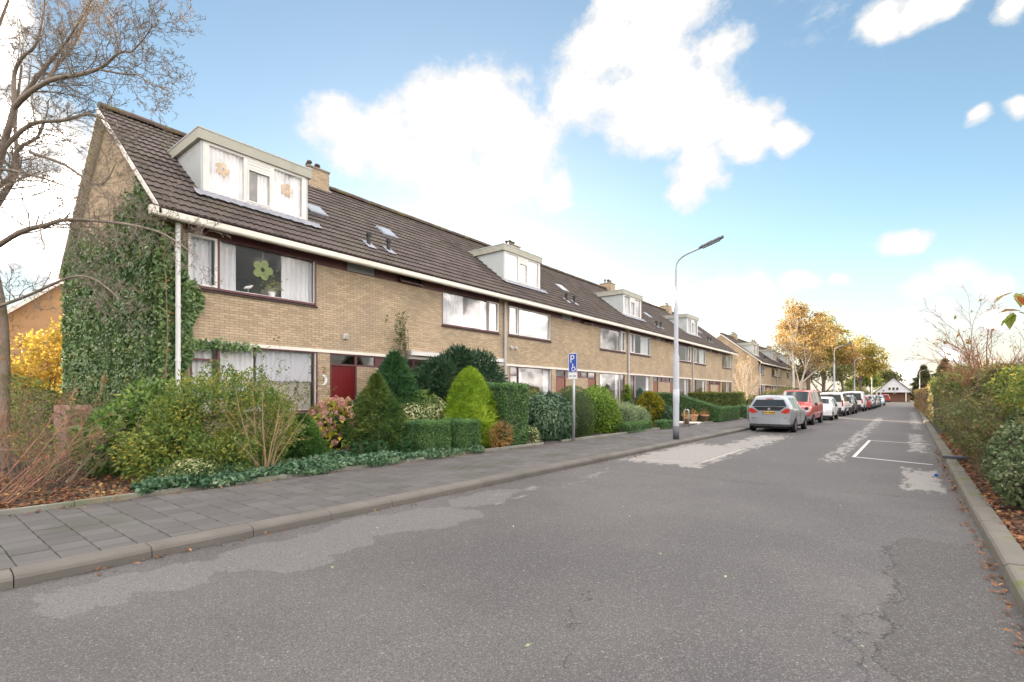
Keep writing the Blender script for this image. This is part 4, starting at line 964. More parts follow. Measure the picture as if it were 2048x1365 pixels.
# --- ivy over the gable and round the corner
iv = thing('ivy', (-16, 3.9, .13), 'dense green ivy climbing the gable wall of the end house', 'ivy')
n = 52000; x = rng.uniform(-21.3, -12.5, n); z = rng.uniform(.1, 7.6, n); wv = wob(np.stack([x, 0*x, z], 1), 1.6, 2.)
lim = 5.5+1.2*np.exp(-((x+13.6)/1.1)**2)+1.1*np.exp(-((x+20.5)/1.6)**2)+.5*wv; pr = np.clip((lim+.9-z)/1.5, 0, 1); keep = (rng.uniform(0, 1, n) < pr) & (z < RZ-.25-np.abs(x-RX)*SL)
x, z, wv = x[keep], z[keep], wv[keep]; P = np.stack([x, Y0-.18-.045*np.clip(wob(np.stack([x, 0*x, z], 1), 3.2, 5.)+1, 0, 2)-rng.uniform(0, .09, len(x)), z], 1)
N_ = np.tile(np.array([0, -1., .25]), (len(x), 1)); foliage('gable_foliage', P, N_, .085, .075, iv, 'ivy', down=.55, along=.1, spread=.75)
n = 7500; z = rng.uniform(.1, 5.42, n); edge = .42+.12*np.sin(z*2.1)+.1*np.sin(z*5.3)-.25*np.clip(z-4.3, 0, 1); y = Y0-.22+rng.uniform(0, 1, n)*(edge+.22)
keep = ~((y > Y0+.3) & (z > 4.25))
P = np.stack([FX+.03+.09*rng.uniform(0, 1, n), y, z], 1)[keep]
foliage('corner_foliage', P, np.tile(np.array([1., -.1, .25]), (len(P), 1)), .085, .075, iv, 'ivy', down=.5, along=.1, spread=.75)
n = 420; y = Y0+.4+rng.uniform(0, 1, n)**1.6*1.5; P = np.stack([FX+.05+.06*rng.uniform(0, 1, n), y, 2.83+rng.normal(0, .05, n)], 1); foliage('lintel_foliage', P, np.tile(np.array([1., 0, .2]), (n, 1)), .08, .07, iv, 'ivy', down=.5, along=.1)
st = []
for i in range(46):
    x0 = rng.uniform(-20.8, -12.8); st.append((wander((x0, Y0-.16, .1), (rng.normal()*.15, 0, 1), rng.uniform(4.5, 7.2), 14, .10)*np.array([1, 0, 1])+np.array([0, Y0-.155, 0]), np.linspace(.018, .006, 15)))
st = [(P[P[:, 2] < RZ-.3-np.abs(P[:, 0]-RX)*SL], r) for P, r in st]; st = [(P, r[:len(P)]) for P, r in st if len(P) > 3]
twigs('ivy_stems', iv, st, 'twig_brown', 4)

# --- left edge: bare tree, twiggy shrubs, block, litter
tr = thing('bare_tree', (-15.0, 1.57, .12), 'large leafless tree with spurred twigs at the left edge before the gable', 'tree')
LIMBS = [([(-15.03, 1.57, .0), (-15.03, 1.57, .71), (-15.0, 1.59, 2.2), (-14.91, 1.54, 3.46), (-14.84, 1.34, 4.88), (-14.47, 1.37, 5.83), (-14.02, 1.47, 6.55), (-13.56, 1.58, 7.27)], .125, .048),
([(-13.56, 1.58, 7.27), (-12.9, 1.71, 7.38), (-12.16, 1.91, 7.43), (-11.5, 2.17, 7.39), (-10.93, 2.36, 7.39), (-10.46, 2.48, 7.5), (-10.17, 2.58, 7.44)], .05, .013),
([(-13.56, 1.58, 7.27), (-13.56, 1.58, 7.91), (-13.29, 1.66, 8.18), (-12.96, 1.79, 8.33), (-12.71, 1.86, 8.75), (-12.53, 1.88, 9.24)], .04, .012),
([(-12.4, 1.85, 7.4), (-12.36, 2.01, 7.84), (-12.23, 2.24, 8.33), (-12.17, 2.41, 8.97), (-12.23, 2.49, 9.48)], .04, .01),
([(-14.76, 1.4, 4.67), (-13.75, 1.68, 4.9), (-12.78, 1.94, 4.92), (-12.25, 2.1, 4.94), (-11.35, 2.42, 4.81), (-10.48, 2.71, 4.62), (-9.84, 2.97, 4.4), (-9.21, 3.2, 4.0)], .055, .008),
([(-10.46, 2.48, 7.5), (-10.4, 2.4, 7.82), (-10.58, 2.26, 8.16)], .016, .006), ([(-10.17, 2.58, 7.44), (-9.87, 2.69, 7.62), (-9.65, 2.73, 7.76)], .014, .005),
([(-10.97, 2.34, 7.35), (-10.53, 2.55, 7.21), (-10.21, 2.68, 7.13), (-9.89, 2.8, 6.9), (-9.51, 2.97, 6.77)], .018, .005),
([(-14.02, 1.47, 6.55), (-13.45, 1.79, 6.99), (-12.65, 2.17, 6.97), (-12.14, 2.44, 7.03), (-11.64, 2.7, 6.77)], .045, .012),
([(-14.8, 1.37, 3.43), (-13.73, 1.82, 3.68), (-12.7, 2.25, 3.96), (-12.06, 2.5, 3.87), (-11.44, 2.73, 3.45)], .035, .008),
([(-14.47, 1.37, 5.83), (-14.19, 1.59, 6.09), (-14.21, 1.7, 6.69), (-14.03, 1.97, 7.0), (-13.9, 2.07, 7.37)], .05, .02),
([(-14.66, 1.36, 5.36), (-14.62, 1.64, 6.06), (-14.63, 1.75, 6.53), (-14.82, 1.74, 7.43), (-14.5, 1.8, 8.6)], .06, .02),
([(-13.87, 1.84, 6.59), (-13.18, 2.26, 6.29), (-12.65, 2.54, 5.9), (-12.29, 2.7, 5.86), (-12.01, 2.79, 6.15)], .03, .008),
([(-14.84, 1.34, 4.88), (-14.1, 1.2, 5.6), (-13.4, 1.3, 5.9), (-12.5, 1.7, 5.7), (-11.6, 2.1, 5.35)], .05, .01),
([(-14.02, 1.47, 6.55), (-14.2, 1.2, 7.5), (-13.9, 1.3, 8.4), (-13.4, 1.5, 9.3)], .05, .02), ([(-13.56, 1.58, 7.27), (-12.8, 1.9, 7.9), (-12.0, 2.1, 8.2), (-11.2, 2.3, 8.7)], .045, .01)]
def smooth(pts, k=4):
    P = np.array(pts, float); out = []
    for i in range(len(P)-1):
        a, b, c, d = P[max(i-1, 0)], P[i], P[i+1], P[min(i+2, len(P)-1)]
        for t in np.arange(k)/k: out.append(.5*((2*b)+(c-a)*t+(2*a-5*b+4*c-d)*t*t+(3*b-a-3*c+d)*t**3))
    out.append(P[-1]); return np.array(out)
big, small, tips = [], [], []
SP = [(0, 0, 0, 0, 0, 0), (6, .48, .75, .17, .03, 7), (5, .42, .8, .22, .03, 5), (3, .40, .9, .28, .04, 4), (0, 0, 0, .3, .05, 3)]
for i, (pts, r0, r1) in enumerate(LIMBS):
    P = smooth(pts); L_ = np.linalg.norm(np.diff(P, axis=0), axis=1).sum(); rr = np.linspace(r0, r1, len(P)); big.append((P, rr))
    if i == 0: spawn(small, tips, P[14:], rr[14:]*.35, 2.4, 0, SP, 11, .8, .9)
    else: spawn(small, tips, P, rr*.55, 1.5, 0, SP, int(8+6.5*L_), .75, .75, .12)
trunk = twigs('trunk', tr, big, 'bark_grey', 9); twigs('twigs', tr, small, 'bark_grey', 3)
n = 900; P = np.stack([-15.0+rng.normal(0, .2, n), 1.55+rng.normal(0, .2, n), rng.uniform(.2, 3.6, n)], 1); ro = foliage('trunk_creeper', P, nrm(rng.normal(size=(n, 3))), .10, .02, tr, 'dryfern', down=.6)

def fan(name, label, cat, base, count, L, spread, m, lean=(0, 0, 0), rb=.25, r=.009, side=3, sub=3, leaf=None, nleaf=0, ll=.05, jit=.07, up=.02, group=None, sm=None):
    o = thing(name, (*base[:2], .13), label, cat, group); polys, tp = [], []
    for i in range(count):
        a = rng.uniform(0, 2*math.pi); q = rb*math.sqrt(rng.uniform()); p = np.array(base)+np.array([q*math.cos(a), q*math.sin(a), 0]); s = spread*rng.uniform(.3, 1.1)
        d = np.array([math.cos(a)*s, math.sin(a)*s, 1])+np.array(lean)*rng.uniform(.3, 1.2); l = L*rng.uniform(.55, 1.05)
        P = wander(p, d, l, 8, jit, up-.03*s); P[:, 2] = np.maximum(P[:, 2], .15); rr = np.linspace(r*rng.uniform(.6, 1.2), r*.25, 9); polys.append((P, rr))
        for _ in range(sub): spawn(polys, tp, P, rr*.7, l*.45, 0, [(0,)*6, (2, .5, .6, .12, .02, 4), (0, 0, 0, .15, .02, 3)], 1, .8, .55, .3)
    twigs('stems', o, polys, m, side)
    if leaf:
        allp = np.concatenate([p for p, _ in polys]); idx = rng.integers(0, len(allp), nleaf); P = allp[idx]+rng.normal(0, .02, (nleaf, 3)); P = P[P[:, 2] > .25]
        foliage('leaves', P, nrm(rng.normal(size=(len(P), 3))+np.array([0, 0, .6])), ll, ll*.6, o, leaf, down=.2)
    return o
fan('red_twig_shrub', 'bare shrub with long reddish arching twigs, nearest the pavement at left', 'shrub', (-9.75, .75, .14), 30, 1.9, .75, 'twig_red', (.1, .45, 0), .35, .010, 3, 4, 'litter', 260, .05)
fan('red_twig_shrub', 'leafless purple-brown twiggy shrub behind the reddish one', 'shrub', (-11.3, 1.55, .14), 42, 1.6, .9, 'twig_brown', (0, .1, 0), .6, .008, 3, 4, 'privet', 500, .05)
fan('red_twig_shrub', 'low tangle of brown twigs in front of the pink stone block', 'shrub', (-12.2, 2.4, .14), 45, 1.25, .9, 'twig_brown', (.1, .1, 0), .6, .007, 3, 4, 'privet', 700, .05)
fan('young_shrub', 'loose green-stemmed shrub between the bare tree and the ivy wall', 'shrub', (-14.2, 2.3, .14), 40, 1.9, .6, 'twig_tan', (0, 0, 0), .5, .009, 3, 3, 'hedgeright', 1300, .07)
k = MB().prism([(-16.1, .1), (-14.75, .1), (-14.75, 1.33), (-14.9, 1.42), (-16.0, 1.42), (-16.1, 1.36)], 1, 2.55, 3.0); M['pinkstone'] = mat('weathered_pink_render', (.36, .22, .18), .9, .15, 3, .15, 30, .3, 40, stain=(.22, .14, .12), sstr=.5, sscale=4)
tag(k.build('stone_block', 'pinkstone'), 'weathered pinkish stone block below the ivy wall', 'block')
shrub('evergreen_shrub', 'dark low evergreen between tree trunk and ivy wall', 'shrub', [(-17.5, 2.6, .7, 1.4, .7, .8), (-19.5, 2.9, .9, 1.3, .7, 1.0), (-15.6, 1.0, .5, 1.0, .6, .5)], 7000, .08, .045, 'hedgeright', 'core_brown', ck=.6)

# --- first front garden
shrub('glossy_shrub', 'glossy green broad-leaved shrub against the corner downpipe', 'shrub', [(-12.1, 3.35, 1.0, .75, .65, .95), (-11.9, 2.75, .75, .65, .55, .75)], 7000, .13, .06, 'glossy', ck=.45, along=.45, thick=.3)
shrub('privet', 'large yellowing privet bush in front of the ground-floor window', 'bush', [(-10.75, 3.8, 1.05, 1.0, .95, 1.05), (-11.2, 4.6, 1.25, .9, .9, 1.0), (-10.4, 3.2, .65, .8, .75, .68), (-10.45, 4.75, .95, .85, .85, .85), (-11.4, 5.3, 1.05, .6, .6, .85), (-10.0, 3.9, .5, .6, .8, .45)], 40000, .07, .034, 'privet', 'core_brown', ck=0, along=.6, thick=.36, bump=.30, f=4.5)
fan('cane_shrub', 'multi-stemmed shrub with pale bare canes rising before the privet', 'shrub', (-9.72, 4.6, .13), 13, 1.7, .6, 'twig_tan', (0, .1, 0), .16, .019, 5, 4, 'privet', 900, .055, .06)
fan('climber_shoots', 'thin leafy shoots reaching up across the ground-floor window', 'climbing plant', (-11.9, 5.6, .6), 16, 2.3, .35, 'twig_brown', (-.12, .3, 0), .7, .006, 3, 2, 'privet', 900, .05, .05)
shrub('variegated_shrub', 'low variegated evergreen at the edge of the pavement below the privet', 'shrub', [(-9.6, 3.3, .3, .36, .42, .26)], 1500, .05, .032, 'varieg', ck=.5)
gi = thing('ivy_ground_cover', (-9.5, 5.5, .13), 'carpet of dark trailing ivy along the pavement edge', 'ground cover'); n = 15000
y = rng.uniform(2.4, 9.9, n); u = rng.uniform(0, 1, n)**1.4; wd = 1.7*np.clip((y-2.2)/1.0, .15, 1)*np.clip((10.2-y)/1.5, .1, 1); wi = np.vectorize(walkin)(y); x = wi+.05*np.sin(y*4)+.03-u*wd
P = np.stack([x, y, .15+.13*np.clip((wi+.1-x)/.25, 0, 1)*(.7+.3*np.sin(y*3.3+x*5))+rng.uniform(0, .05, n)], 1); foliage('foliage', P, np.tile(np.array([.25, 0, 1.]), (n, 1)), .075, .06, gi, 'groundivy', along=.1, spread=.9, down=.1); gi['kind'] = 'stuff'
def cone(name, label, c, r, h, n, L, W, m, p=1.0, cat='conifer', tip=0., along=.75, cm='core_green', belly=.25, shag=1.0, ck=.72, **kw):
    """conifer: radius swells to the belly then tapers to the tip"""
    o = thing(name, (c[0], c[1], .13), label, cat); t = rng.uniform(0, 1, n)**1.25
    def rad(t): return r*np.where(t < belly, .72+.28*np.sin(t/belly*math.pi/2), ((1-t)/(1-belly))**p)+tip*(1-t)
    a = rng.uniform(0, 2*math.pi, n)
    ns = n//14; si = rng.integers(0, ns, n); ts, as_ = rng.uniform(0, 1, ns)**1.25, rng.uniform(0, 2*math.pi, ns); sh_ = rng.normal(0, 1, ns)   # needles gather on shoots
    t = np.clip(ts[si]+rng.normal(0, .022, n), 0, 1); a = as_[si]+rng.normal(0, .10, n)/(.25+rad(t)/r); ph = shag*(.09*np.sin(5*a+9*t)+.07*np.sin(11*a-17*t)+.08*sh_[si]); q = rad(t)*(1+ph-.16*np.abs(rng.normal(size=n)))
    P = np.stack([c[0]+q*np.cos(a), c[1]+q*np.sin(a), .13+h*t], 1); N_ = nrm(np.stack([np.cos(a), np.sin(a), .35+0*a], 1)); foliage('foliage', P, N_, L, W, o, m, along=along, **kw)
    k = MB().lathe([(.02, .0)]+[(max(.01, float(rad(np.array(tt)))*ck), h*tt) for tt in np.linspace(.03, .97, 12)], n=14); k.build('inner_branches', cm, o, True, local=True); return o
cone('dwarf_conifer', 'small rounded dark green conifer left of the hydrangea', (-10.75, 5.95), .47, 1.05, 10000, .09, .018, 'spruce', .62)
def hydrangea():
    c = (-11.1, 7.05); o = thing('hydrangea', (*c, .13), 'hydrangea with faded pink flower heads and yellow-green leaves', 'hydrangea')
    bl = [(c[0], c[1], .95, .62, .75, .62), (c[0]+.15, c[1]-.1, .55, .6, .7, .4)]
    lm = MB(); lm.v = [(0, 0, 0), (.05, .06, .02), (.055, .11, .02), (0, .2, -.02), (-.055, .11, .02), (-.05, .06, .02), (0, .09, .0)]; lm.f = [(0, 1, 6), (1, 2, 6), (2, 3, 6), (3, 4, 6), (4, 5, 6), (5, 0, 6)]
    lms = []
    for i in range(6):
        me = lm.mesh('leaf'); me.materials.append(M['hyd']); at = me.attributes.new('rnd', 'FLOAT', 'FACE'); at.data.foreach_set('value', [i/5]*6); lms.append(me)
    core(o, bl, 'core_green', .5); P, N_ = blob_points(bl, 520, .18, .1)
    for p, nn in zip(P, N_):
        e = link('leaf', lms[random.randrange(6)], None, o); e.location = tuple(p-np.array(origin(o)))
        t = nrm(nn*.6+rng.normal(size=3)*.5+np.array([0, 0, -.25])); e.rotation_euler = Vector(t).to_track_quat('Y', 'Z').to_euler(); e.scale = [rng.uniform(.7, 1.15)]*3
    fm = []
    for i in range(4):
        d = nrm(rng.normal(size=(70, 3))); V, F = leaves(d*.075, d, .035, .034, along=.05, spread=.3); me = np_mesh('flower_head', V, F, np.clip(rng.normal(.3+.15*i, .18, len(F)), 0, 1)); me.materials.append(M['hydflower']); fm.append(me)
    P, N_ = blob_points(bl, 150, .04, .08)
    for p, nn in zip(P[:120], N_):
        if p[2] < .35: continue
        e = link('flower_head', fm[random.randrange(4)], None, o); e.location = tuple(p+nn*.04-np.array(origin(o))); e.rotation_euler = tuple(rng.uniform(0, 6, 3)); e.scale = (1, 1, .8)
    polys = [(wander((c[0]+rng.normal()*.12, c[1]+rng.normal()*.12, .1), (rng.normal()*.5, rng.normal()*.5, 1), 1.2, 6, .1), np.linspace(.012, .006, 7)) for _ in range(26)]; twigs('stems', o, polys, 'twig_brown', 4)
hydrangea()
cone('yew', 'dark yew cone with pointed top behind the box hedges', (-10.45, 7.75), .84, 2.0, 26000, .12, .022, 'yew', 1.0, 'shrub', belly=.3)
for c, s, lb in (((-9.9, 6.9), .2, 'leftmost'), ((-9.7, 7.25), .17, 'middle'), ((-9.55, 7.85), .19, 'rightmost')): cone('euphorbia', f'{lb} of three bright green tufts before the yew and hydrangea', c, s, .42, 1200, .09, .022, 'fir', .35, 'plant', belly=.6, ck=.4)
hedge('box_hedge', 'clipped box hedge block nearest the yew', -10.0, -8.98, 8.1, 9.0, 1.02, 15000, .034, .02, 'boxleaf', along=.5, rough=.035)
hedge('box_hedge', 'second clipped box hedge block, before the golden thuja', -9.75, -8.92, 9.2, 10.1, 1.0, 13000, .034, .02, 'boxleaf', along=.5, rough=.035)
cone('golden_thuja', 'bright yellow-green thuja cone behind the box hedge', (-10.0, 10.75), .82, 2.22, 34000, .15, .024, 'thuja', .55, belly=.34, shag=.7, along=.25, down=-.75, spread=.35)
shrub('dark_laurel', 'tall dark evergreen shrub covering the wall between the two doors', 'shrub', [(-11.5, 11.3, 1.9, .9, 1.15, 1.05), (-11.4, 12.6, 2.0, .85, .95, 1.1), (-11.6, 10.4, 1.6, .7, .8, .9), (-11.3, 11.8, 2.5, .5, .6, .7)], 30000, .16, .04, 'darklaurel', ck=.55, along=.75, thick=.26, bump=.22)
cone('fir_shrub', 'feathery blue-green fir shrub right of the red door', (-11.6, 9.25), .9, 2.7, 16000, .18, .03, 'fir', .8, 'shrub', belly=.35, spread=.8)
shrub('glossy_shrub', 'light green leafy shrub between fir and dark evergreen', 'shrub', [(-11.0, 9.7, 1.1, .5, .5, .75)], 1500, .13, .04, 'glossy', ck=.5, along=.6)
shrub('variegated_shrub', 'cream-edged euonymus behind the first box hedge', 'shrub', [(-10.6, 9.25, .95, .55, .65, .5), (-10.7, 9.9, 1.1, .5, .5, .5)], 3000, .07, .045, 'varieg', ck=.6)
hedge('tall_hedge', 'tall square-clipped dark green hedge block beside the second path', -10.7, -8.95, 11.15, 12.35, 2.02, 22000, .05, .03, 'boxleaf', along=.45, rough=.06)
shrub('dry_fern', 'withered orange-brown fern at the foot of the tall hedge', 'fern', [(-8.98, 10.95, .5, .22, .42, .42)], 1500, .13, .022, 'dryfern', ck=0, along=.7, thick=.5, spread=.9)
shrub('dry_fern', 'faded yellowish plant right of the tall hedge', 'plant', [(-9.0, 12.5, .35, .2, .22, .28)], 500, .11, .025, 'varieg', ck=0, along=.7, thick=.5)
# withered climber on the wall
fan('withered_climber', 'withered creeper hanging on the brick wall above the awning', 'creeper', (FX+.06, 10.35, 2.75), 12, 1.5, .15, 'bark', (0, -.55, 0), .12, .011, 3, 4, 'yew', 420, .07, .14)

# --- further front gardens
shrub('rhododendron', 'rounded rhododendron with drooping leaves beside the parking sign', 'shrub', [(-9.35, 13.95, .9, .80, .95, .85), (-9.5, 14.7, .8, .7, .6, .7)], 7500, .14, .048, 'rhodo', ck=.74, along=.35, down=.65, thick=.12)
shrub('low_evergreen', 'olive clipped bush by the path behind the rhododendron', 'shrub', [(-11.3, 15.7, 1.2, .7, .9, .7), (-11.6, 13.2, 1.4, .4, .5, .55)], 5000, .05, .03, 'hedgeolive', ck=.74, along=.5)
shrub('yew_dome', 'dark yew clipped to a dome behind the parking sign', 'shrub', [(-9.7, 16.1, .9, .9, .85, 1.12)], 11000, .06, .016, 'yew', ck=.86, along=.6, thick=.07, bump=.04)
shrub('bright_laurel', 'bright green laurel bush right of the yew dome', 'shrub', [(-9.65, 17.75, 1.0, .85, .85, 1.02), (-9.4, 18.4, .7, .6, .5, .65)], 7500, .10, .05, 'bright', ck=.74, along=.45)
shrub('pale_conifer', 'feathery pale grey-green spreading conifer', 'conifer', [(-9.6, 20.0, .75, .75, .8, .55), (-9.2, 20.9, .7, .5, .6, .4)], 5500, .16, .024, 'pale', ck=.55, along=.8, thick=.35, spread=.8)
hedge('box_hedge', 'long low box edging before the pale conifer', -8.75, -8.35, 18.2, 20.6, .52, 5000, .045, .026, 'boxleaf', along=.5)
cone('golden_cypress', 'rounded golden cypress before the dark hedge', (-9.9, 24.0), .74, 1.65, 10000, .13, .035, 'goldcyp', .45, belly=.4)
cone('blue_conifer', 'narrow blue-grey conifer behind the golden cypress', (-11.0, 25.4), .45, 1.85, 4000, .10, .024, 'blue', .7)
cone('small_thuja', 'small green conifer tip above the dark hedge', (-12.0, 25.9), .4, 2.1, 2600, .10, .03, 'thuja', .7)
hedge('box_hedge', 'short low box edging left of the flower pots', -8.6, -8.1, 21.3, 22.6, .5, 2600, .05, .028, 'boxleaf', along=.5)
shrub('darkshrub', 'small dark glossy shrub beside the lamp post foot', 'shrub', [(-9.1, 24.2, .6, .42, .5, .5)], 2600, .09, .045, 'darklaurel', ck=.7)
hedge('dark_hedge', 'dark green hedge stepping down to the street behind the flower pots', -12.45, -7.75, 28.4, 29.2, 1.78, 17000, .055, .03, 'boxleaf', slope=lambda x, y: np.where(x < -10.3, 1.78, 1.78-.32*(x+10.3)))
hedge('dark_hedge', 'low dark hedge running along the pavement beyond the pots', -8.35, -7.75, 29.3, 33.2, .95, 8000, .055, .03, 'boxleaf')
hedge('olive_hedge', 'tall olive-green clipped hedge before the last houses', -12.45, -8.6, 37.2, 38.2, 1.85, 12000, .07, .04, 'hedgeolive')
hedge('olive_hedge', 'long low hedge along the pavement beside the silver car', -8.2, -7.5, 34.4, 49, .95, 9000, .09, .05, 'boxleaf')
shrub('evergreen_shrub', 'dark evergreen mass behind the parked cars at the gap', 'shrub', [(-9.3, 52, 1.0, 1.2, 2.0, 1.1), (-9.0, 55.5, 1.1, 1.2, 2.2, 1.2), (-9.2, 59.5, 1.2, 1.3, 2.4, 1.3), (-10.8, 50.8, .7, 1.2, 1.4, .9)], 10000, .16, .08, 'hedgeright', 'core_green', ck=.75)
shrub('evergreen_shrub', 'line of dark bushes along the far row of houses', 'shrub', [(-8.5, 66, 1.0, 1.2, 3.5, 1.1), (-8.2, 74, 1.0, 1.2, 4, 1.0), (-7.5, 84, 1.1, 1.2, 5, 1.2), (-6.5, 97, 1.2, 1.3, 6, 1.4), (-5.5, 112, 1.4, 1.5, 7, 1.6)], 9000, .22, .11, 'hedgeright', 'core_green', ck=.75)

# ------------------------------------------------------------------ right-hand side of the street
M['ivypale'] = leafmat('pale_ivy_leaf', [(0, (.05, .085, .035)), (.55, (.11, .16, .065)), (.85, (.22, .26, .13)), (1, (.36, .38, .24))], .5, .25)
M['autumnbush'] = leafmat('turning_leaf', [(0, (.07, .10, .03)), (.5, (.14, .19, .04)), (.8, (.26, .28, .05)), (.9, (.5, .40, .05)), (1, (.6, .38, .05))], .55, .35)
shrub('variegated_ivy', 'pale-edged ivy bush spilling over the kerb at the right edge', 'bush', [(1.48, 9.8, .5, .42, .6, .48), (1.52, 10.7, .65, .44, .6, .62), (1.7, 8.9, .9, .45, .7, .7), (1.75, 11.5, .8, .42, .6, .7)], 17000, .055, .036, 'ivypale', 'core_brown', ck=.7, along=.3, rnd=None)
shrub('autumn_bush', 'bush of green and yellow leaves above the roadside kerb', 'bush', [(1.85, 12.2, 1.5, .45, .7, .45), (1.9, 13.4, 1.7, .5, .8, .5), (1.85, 11.0, 1.7, .45, .7, .5)], 7000, .08, .042, 'autumnbush', 'core_brown', ck=.35, along=.4, thick=.4, bump=.25)
for yb_, lb in ((11.4, 'nearest the camera'), (12.8, 'below the yellow leaves'), (14.2, 'against the shaggy hedge'), (15.6, 'beside the drain piece')): fan('bramble', f'tangle of dry grey-brown stems over the roadside kerb, {lb}', 'bramble', (1.6, yb_, .12), 50, 1.5, .32, 'twig_brown', (-.06, -.05, 0), .42, .007, 3, 4, 'hedgeright', 4200, .055, .07, group='dry stems along the roadside kerb')
hedge('roadside_hedge', 'shaggy brown-green hedge section right behind the brambles', 1.42, 2.7, 14.0, 18.4, 2.1, 20000, .08, .045, 'hedgeright', 'core_brown', rough=.16, f=1.9, z0=.1, slope=lambda x, y: 2.1+.16*np.sin(y*2.3)+.1*np.sin(y*5.1))
hedge('roadside_hedge', 'long green roadside hedge up to the sunlit gap', 1.50, 2.9, 18.4, 38.6, 2.45, 42000, .10, .055, 'hedgeolive', 'core_brown', rough=.19, f=1.3, z0=.1, slope=lambda x, y: 2.42+.18*np.sin(y*.9)+.14*np.sin(y*2.6)+.08*np.sin(y*6.1))
hedge('roadside_hedge', 'far roadside hedge, its near end glowing in the low sun', 1.62, 3.0, 42.6, 80, 2.2, 20000, .13, .075, 'orangeleaf', 'core_brown', rough=.16, f=.9, z0=.1)
shrub('thicket', 'leafy thicket rising behind the roadside hedge', 'thicket', [(3.6, 14, 1.7, .9, 1.6, 1.1), (3.9, 18, 1.8, 1.0, 2.2, 1.1), (3.9, 23, 1.9, 1.0, 2.6, 1.2), (4.2, 30, 1.8, 1.1, 4, 1.2), (4.2, 38, 1.7, 1.1, 4, 1.1), (4.4, 52, 1.8, 1.2, 8, 1.2)], 20000, .12, .07, 'hedgeright', 'core_brown', ck=.7, thick=.3, bump=.25, f=2.)
def bush_tree(name, label, base, h, nst, spread, m, leafm=None, nl=0, ll=.1, r=.03, cat='tree', spec=None, jit=.08):
    o = thing(name, (*base, .1), label, cat); polys, tp = [], []
    spec = spec or [(7, .55, .5, .08, .03, 7), (5, .5, .6, .12, .03, 5), (3, .5, .7, .16, .03, 4), (0, 0, 0, .2, .03, 3)]
    for i in range(nst):
        a = rng.uniform(0, 2*math.pi); s = spread*rng.uniform(.2, 1); p = np.array([base[0]+.2*math.cos(a), base[1]+.2*math.sin(a), .08]); grow(polys, tp, p, (math.cos(a)*s, math.sin(a)*s, 1), h*rng.uniform(.7, 1), r, 0, spec)
    twigs('branches', o, polys, m, 4)
    if leafm:
        E_ = np.array([t[0] for t in tp]); idx = rng.integers(0, len(E_), nl); P = E_[idx]+rng.normal(0, ll*1.2, (nl, 3)); foliage('leaves', P, nrm(rng.normal(size=(nl, 3))+np.array([0, 0, .4])), ll, ll*.6, o, leafm, down=.3)
    return o
M['twig_orange'] = mat('orange_brown_twig', (.30, .15, .085), .75, .2, 5)
bush_tree('bare_shrub', 'tall bare orange-brown shrub above the roadside hedge', (2.05, 17.2), 3.5, 14, .28, 'twig_orange', 'redleaf', 110, .11, .024, 'shrub')
bush_tree('bare_shrub', 'bare twiggy shrub showing above the hedge further on', (2.1, 23.5), 3.0, 8, .3, 'twig_orange', None, r=.018, cat='shrub')
bush_tree('bare_shrub', 'leafless shrub at the far end of the roadside hedge', (3.2, 34), 3.2, 9, .5, 'twig_orange', 'orangeleaf', 500, .14, .02, 'shrub')
t_ = bush_tree('overhanging_tree', 'bare tree leaning in from beyond the right edge', (3.3, 16.0), 5.2, 4, .3, 'bark', None, r=.035)
# large-leaved branch hanging into the picture at right
o = thing('big_leaf_shrub', (1.9, 7.3, .1), 'large green and red leaves hanging in at the right edge', 'shrub')
polys = [(smooth([(1.9, 7.3, .1), (1.72, 7.3, 1.4), (1.3, 7.25, 2.3), (.98, 7.15, 2.52)]), np.linspace(.02, .005, 13)), (smooth([(1.3, 7.25, 2.3), (1.13, 7.3, 2.7), (1.0, 7.3, 2.72)]), np.linspace(.01, .004, 9))]; twigs('stems', o, polys, 'bark', 5)
lm = MB(); lm.v = [(0, 0, 0), (.035, .05, .012), (.04, .10, .012), (0, .17, -.03), (-.04, .10, .012), (-.035, .05, .012), (0, .085, 0)]; lm.f = [(0, 1, 6), (1, 2, 6), (2, 3, 6), (3, 4, 6), (4, 5, 6), (5, 0, 6)]
for i, (p, t) in enumerate((((1.12, 7.12, 2.5), (-.6, -.2, -.5)), ((1.10, 7.15, 2.52), (-.2, -.4, -.7)), ((1.16, 7.15, 2.53), (-.9, .1, .1)), ((1.2, 7.18, 2.5), (.2, -.5, -.6)), ((1.22, 7.2, 2.55), (-.3, -.3, .5)), ((1.12, 7.3, 2.75), (-.6, -.3, -.3)), ((1.14, 7.3, 2.74), (.1, -.4, -.5)), ((1.3, 7.22, 2.42), (-.4, -.5, -.4)))):
    me = lm.mesh('leaf'); me.materials.append(M['redleaf']); at = me.attributes.new('rnd', 'FLOAT', 'FACE'); at.data.foreach_set('value', [(.05, .2, .7, .1, .9, .5, .3, .15)[i]]*6)
    e = link('leaf', me, None, o); e.location = (p[0]-.165-1.9, p[1]-7.3, p[2]-.1); e.rotation_euler = Vector(t).to_track_quat('Y', 'Z').to_euler(); e.scale = (1.15,)*3

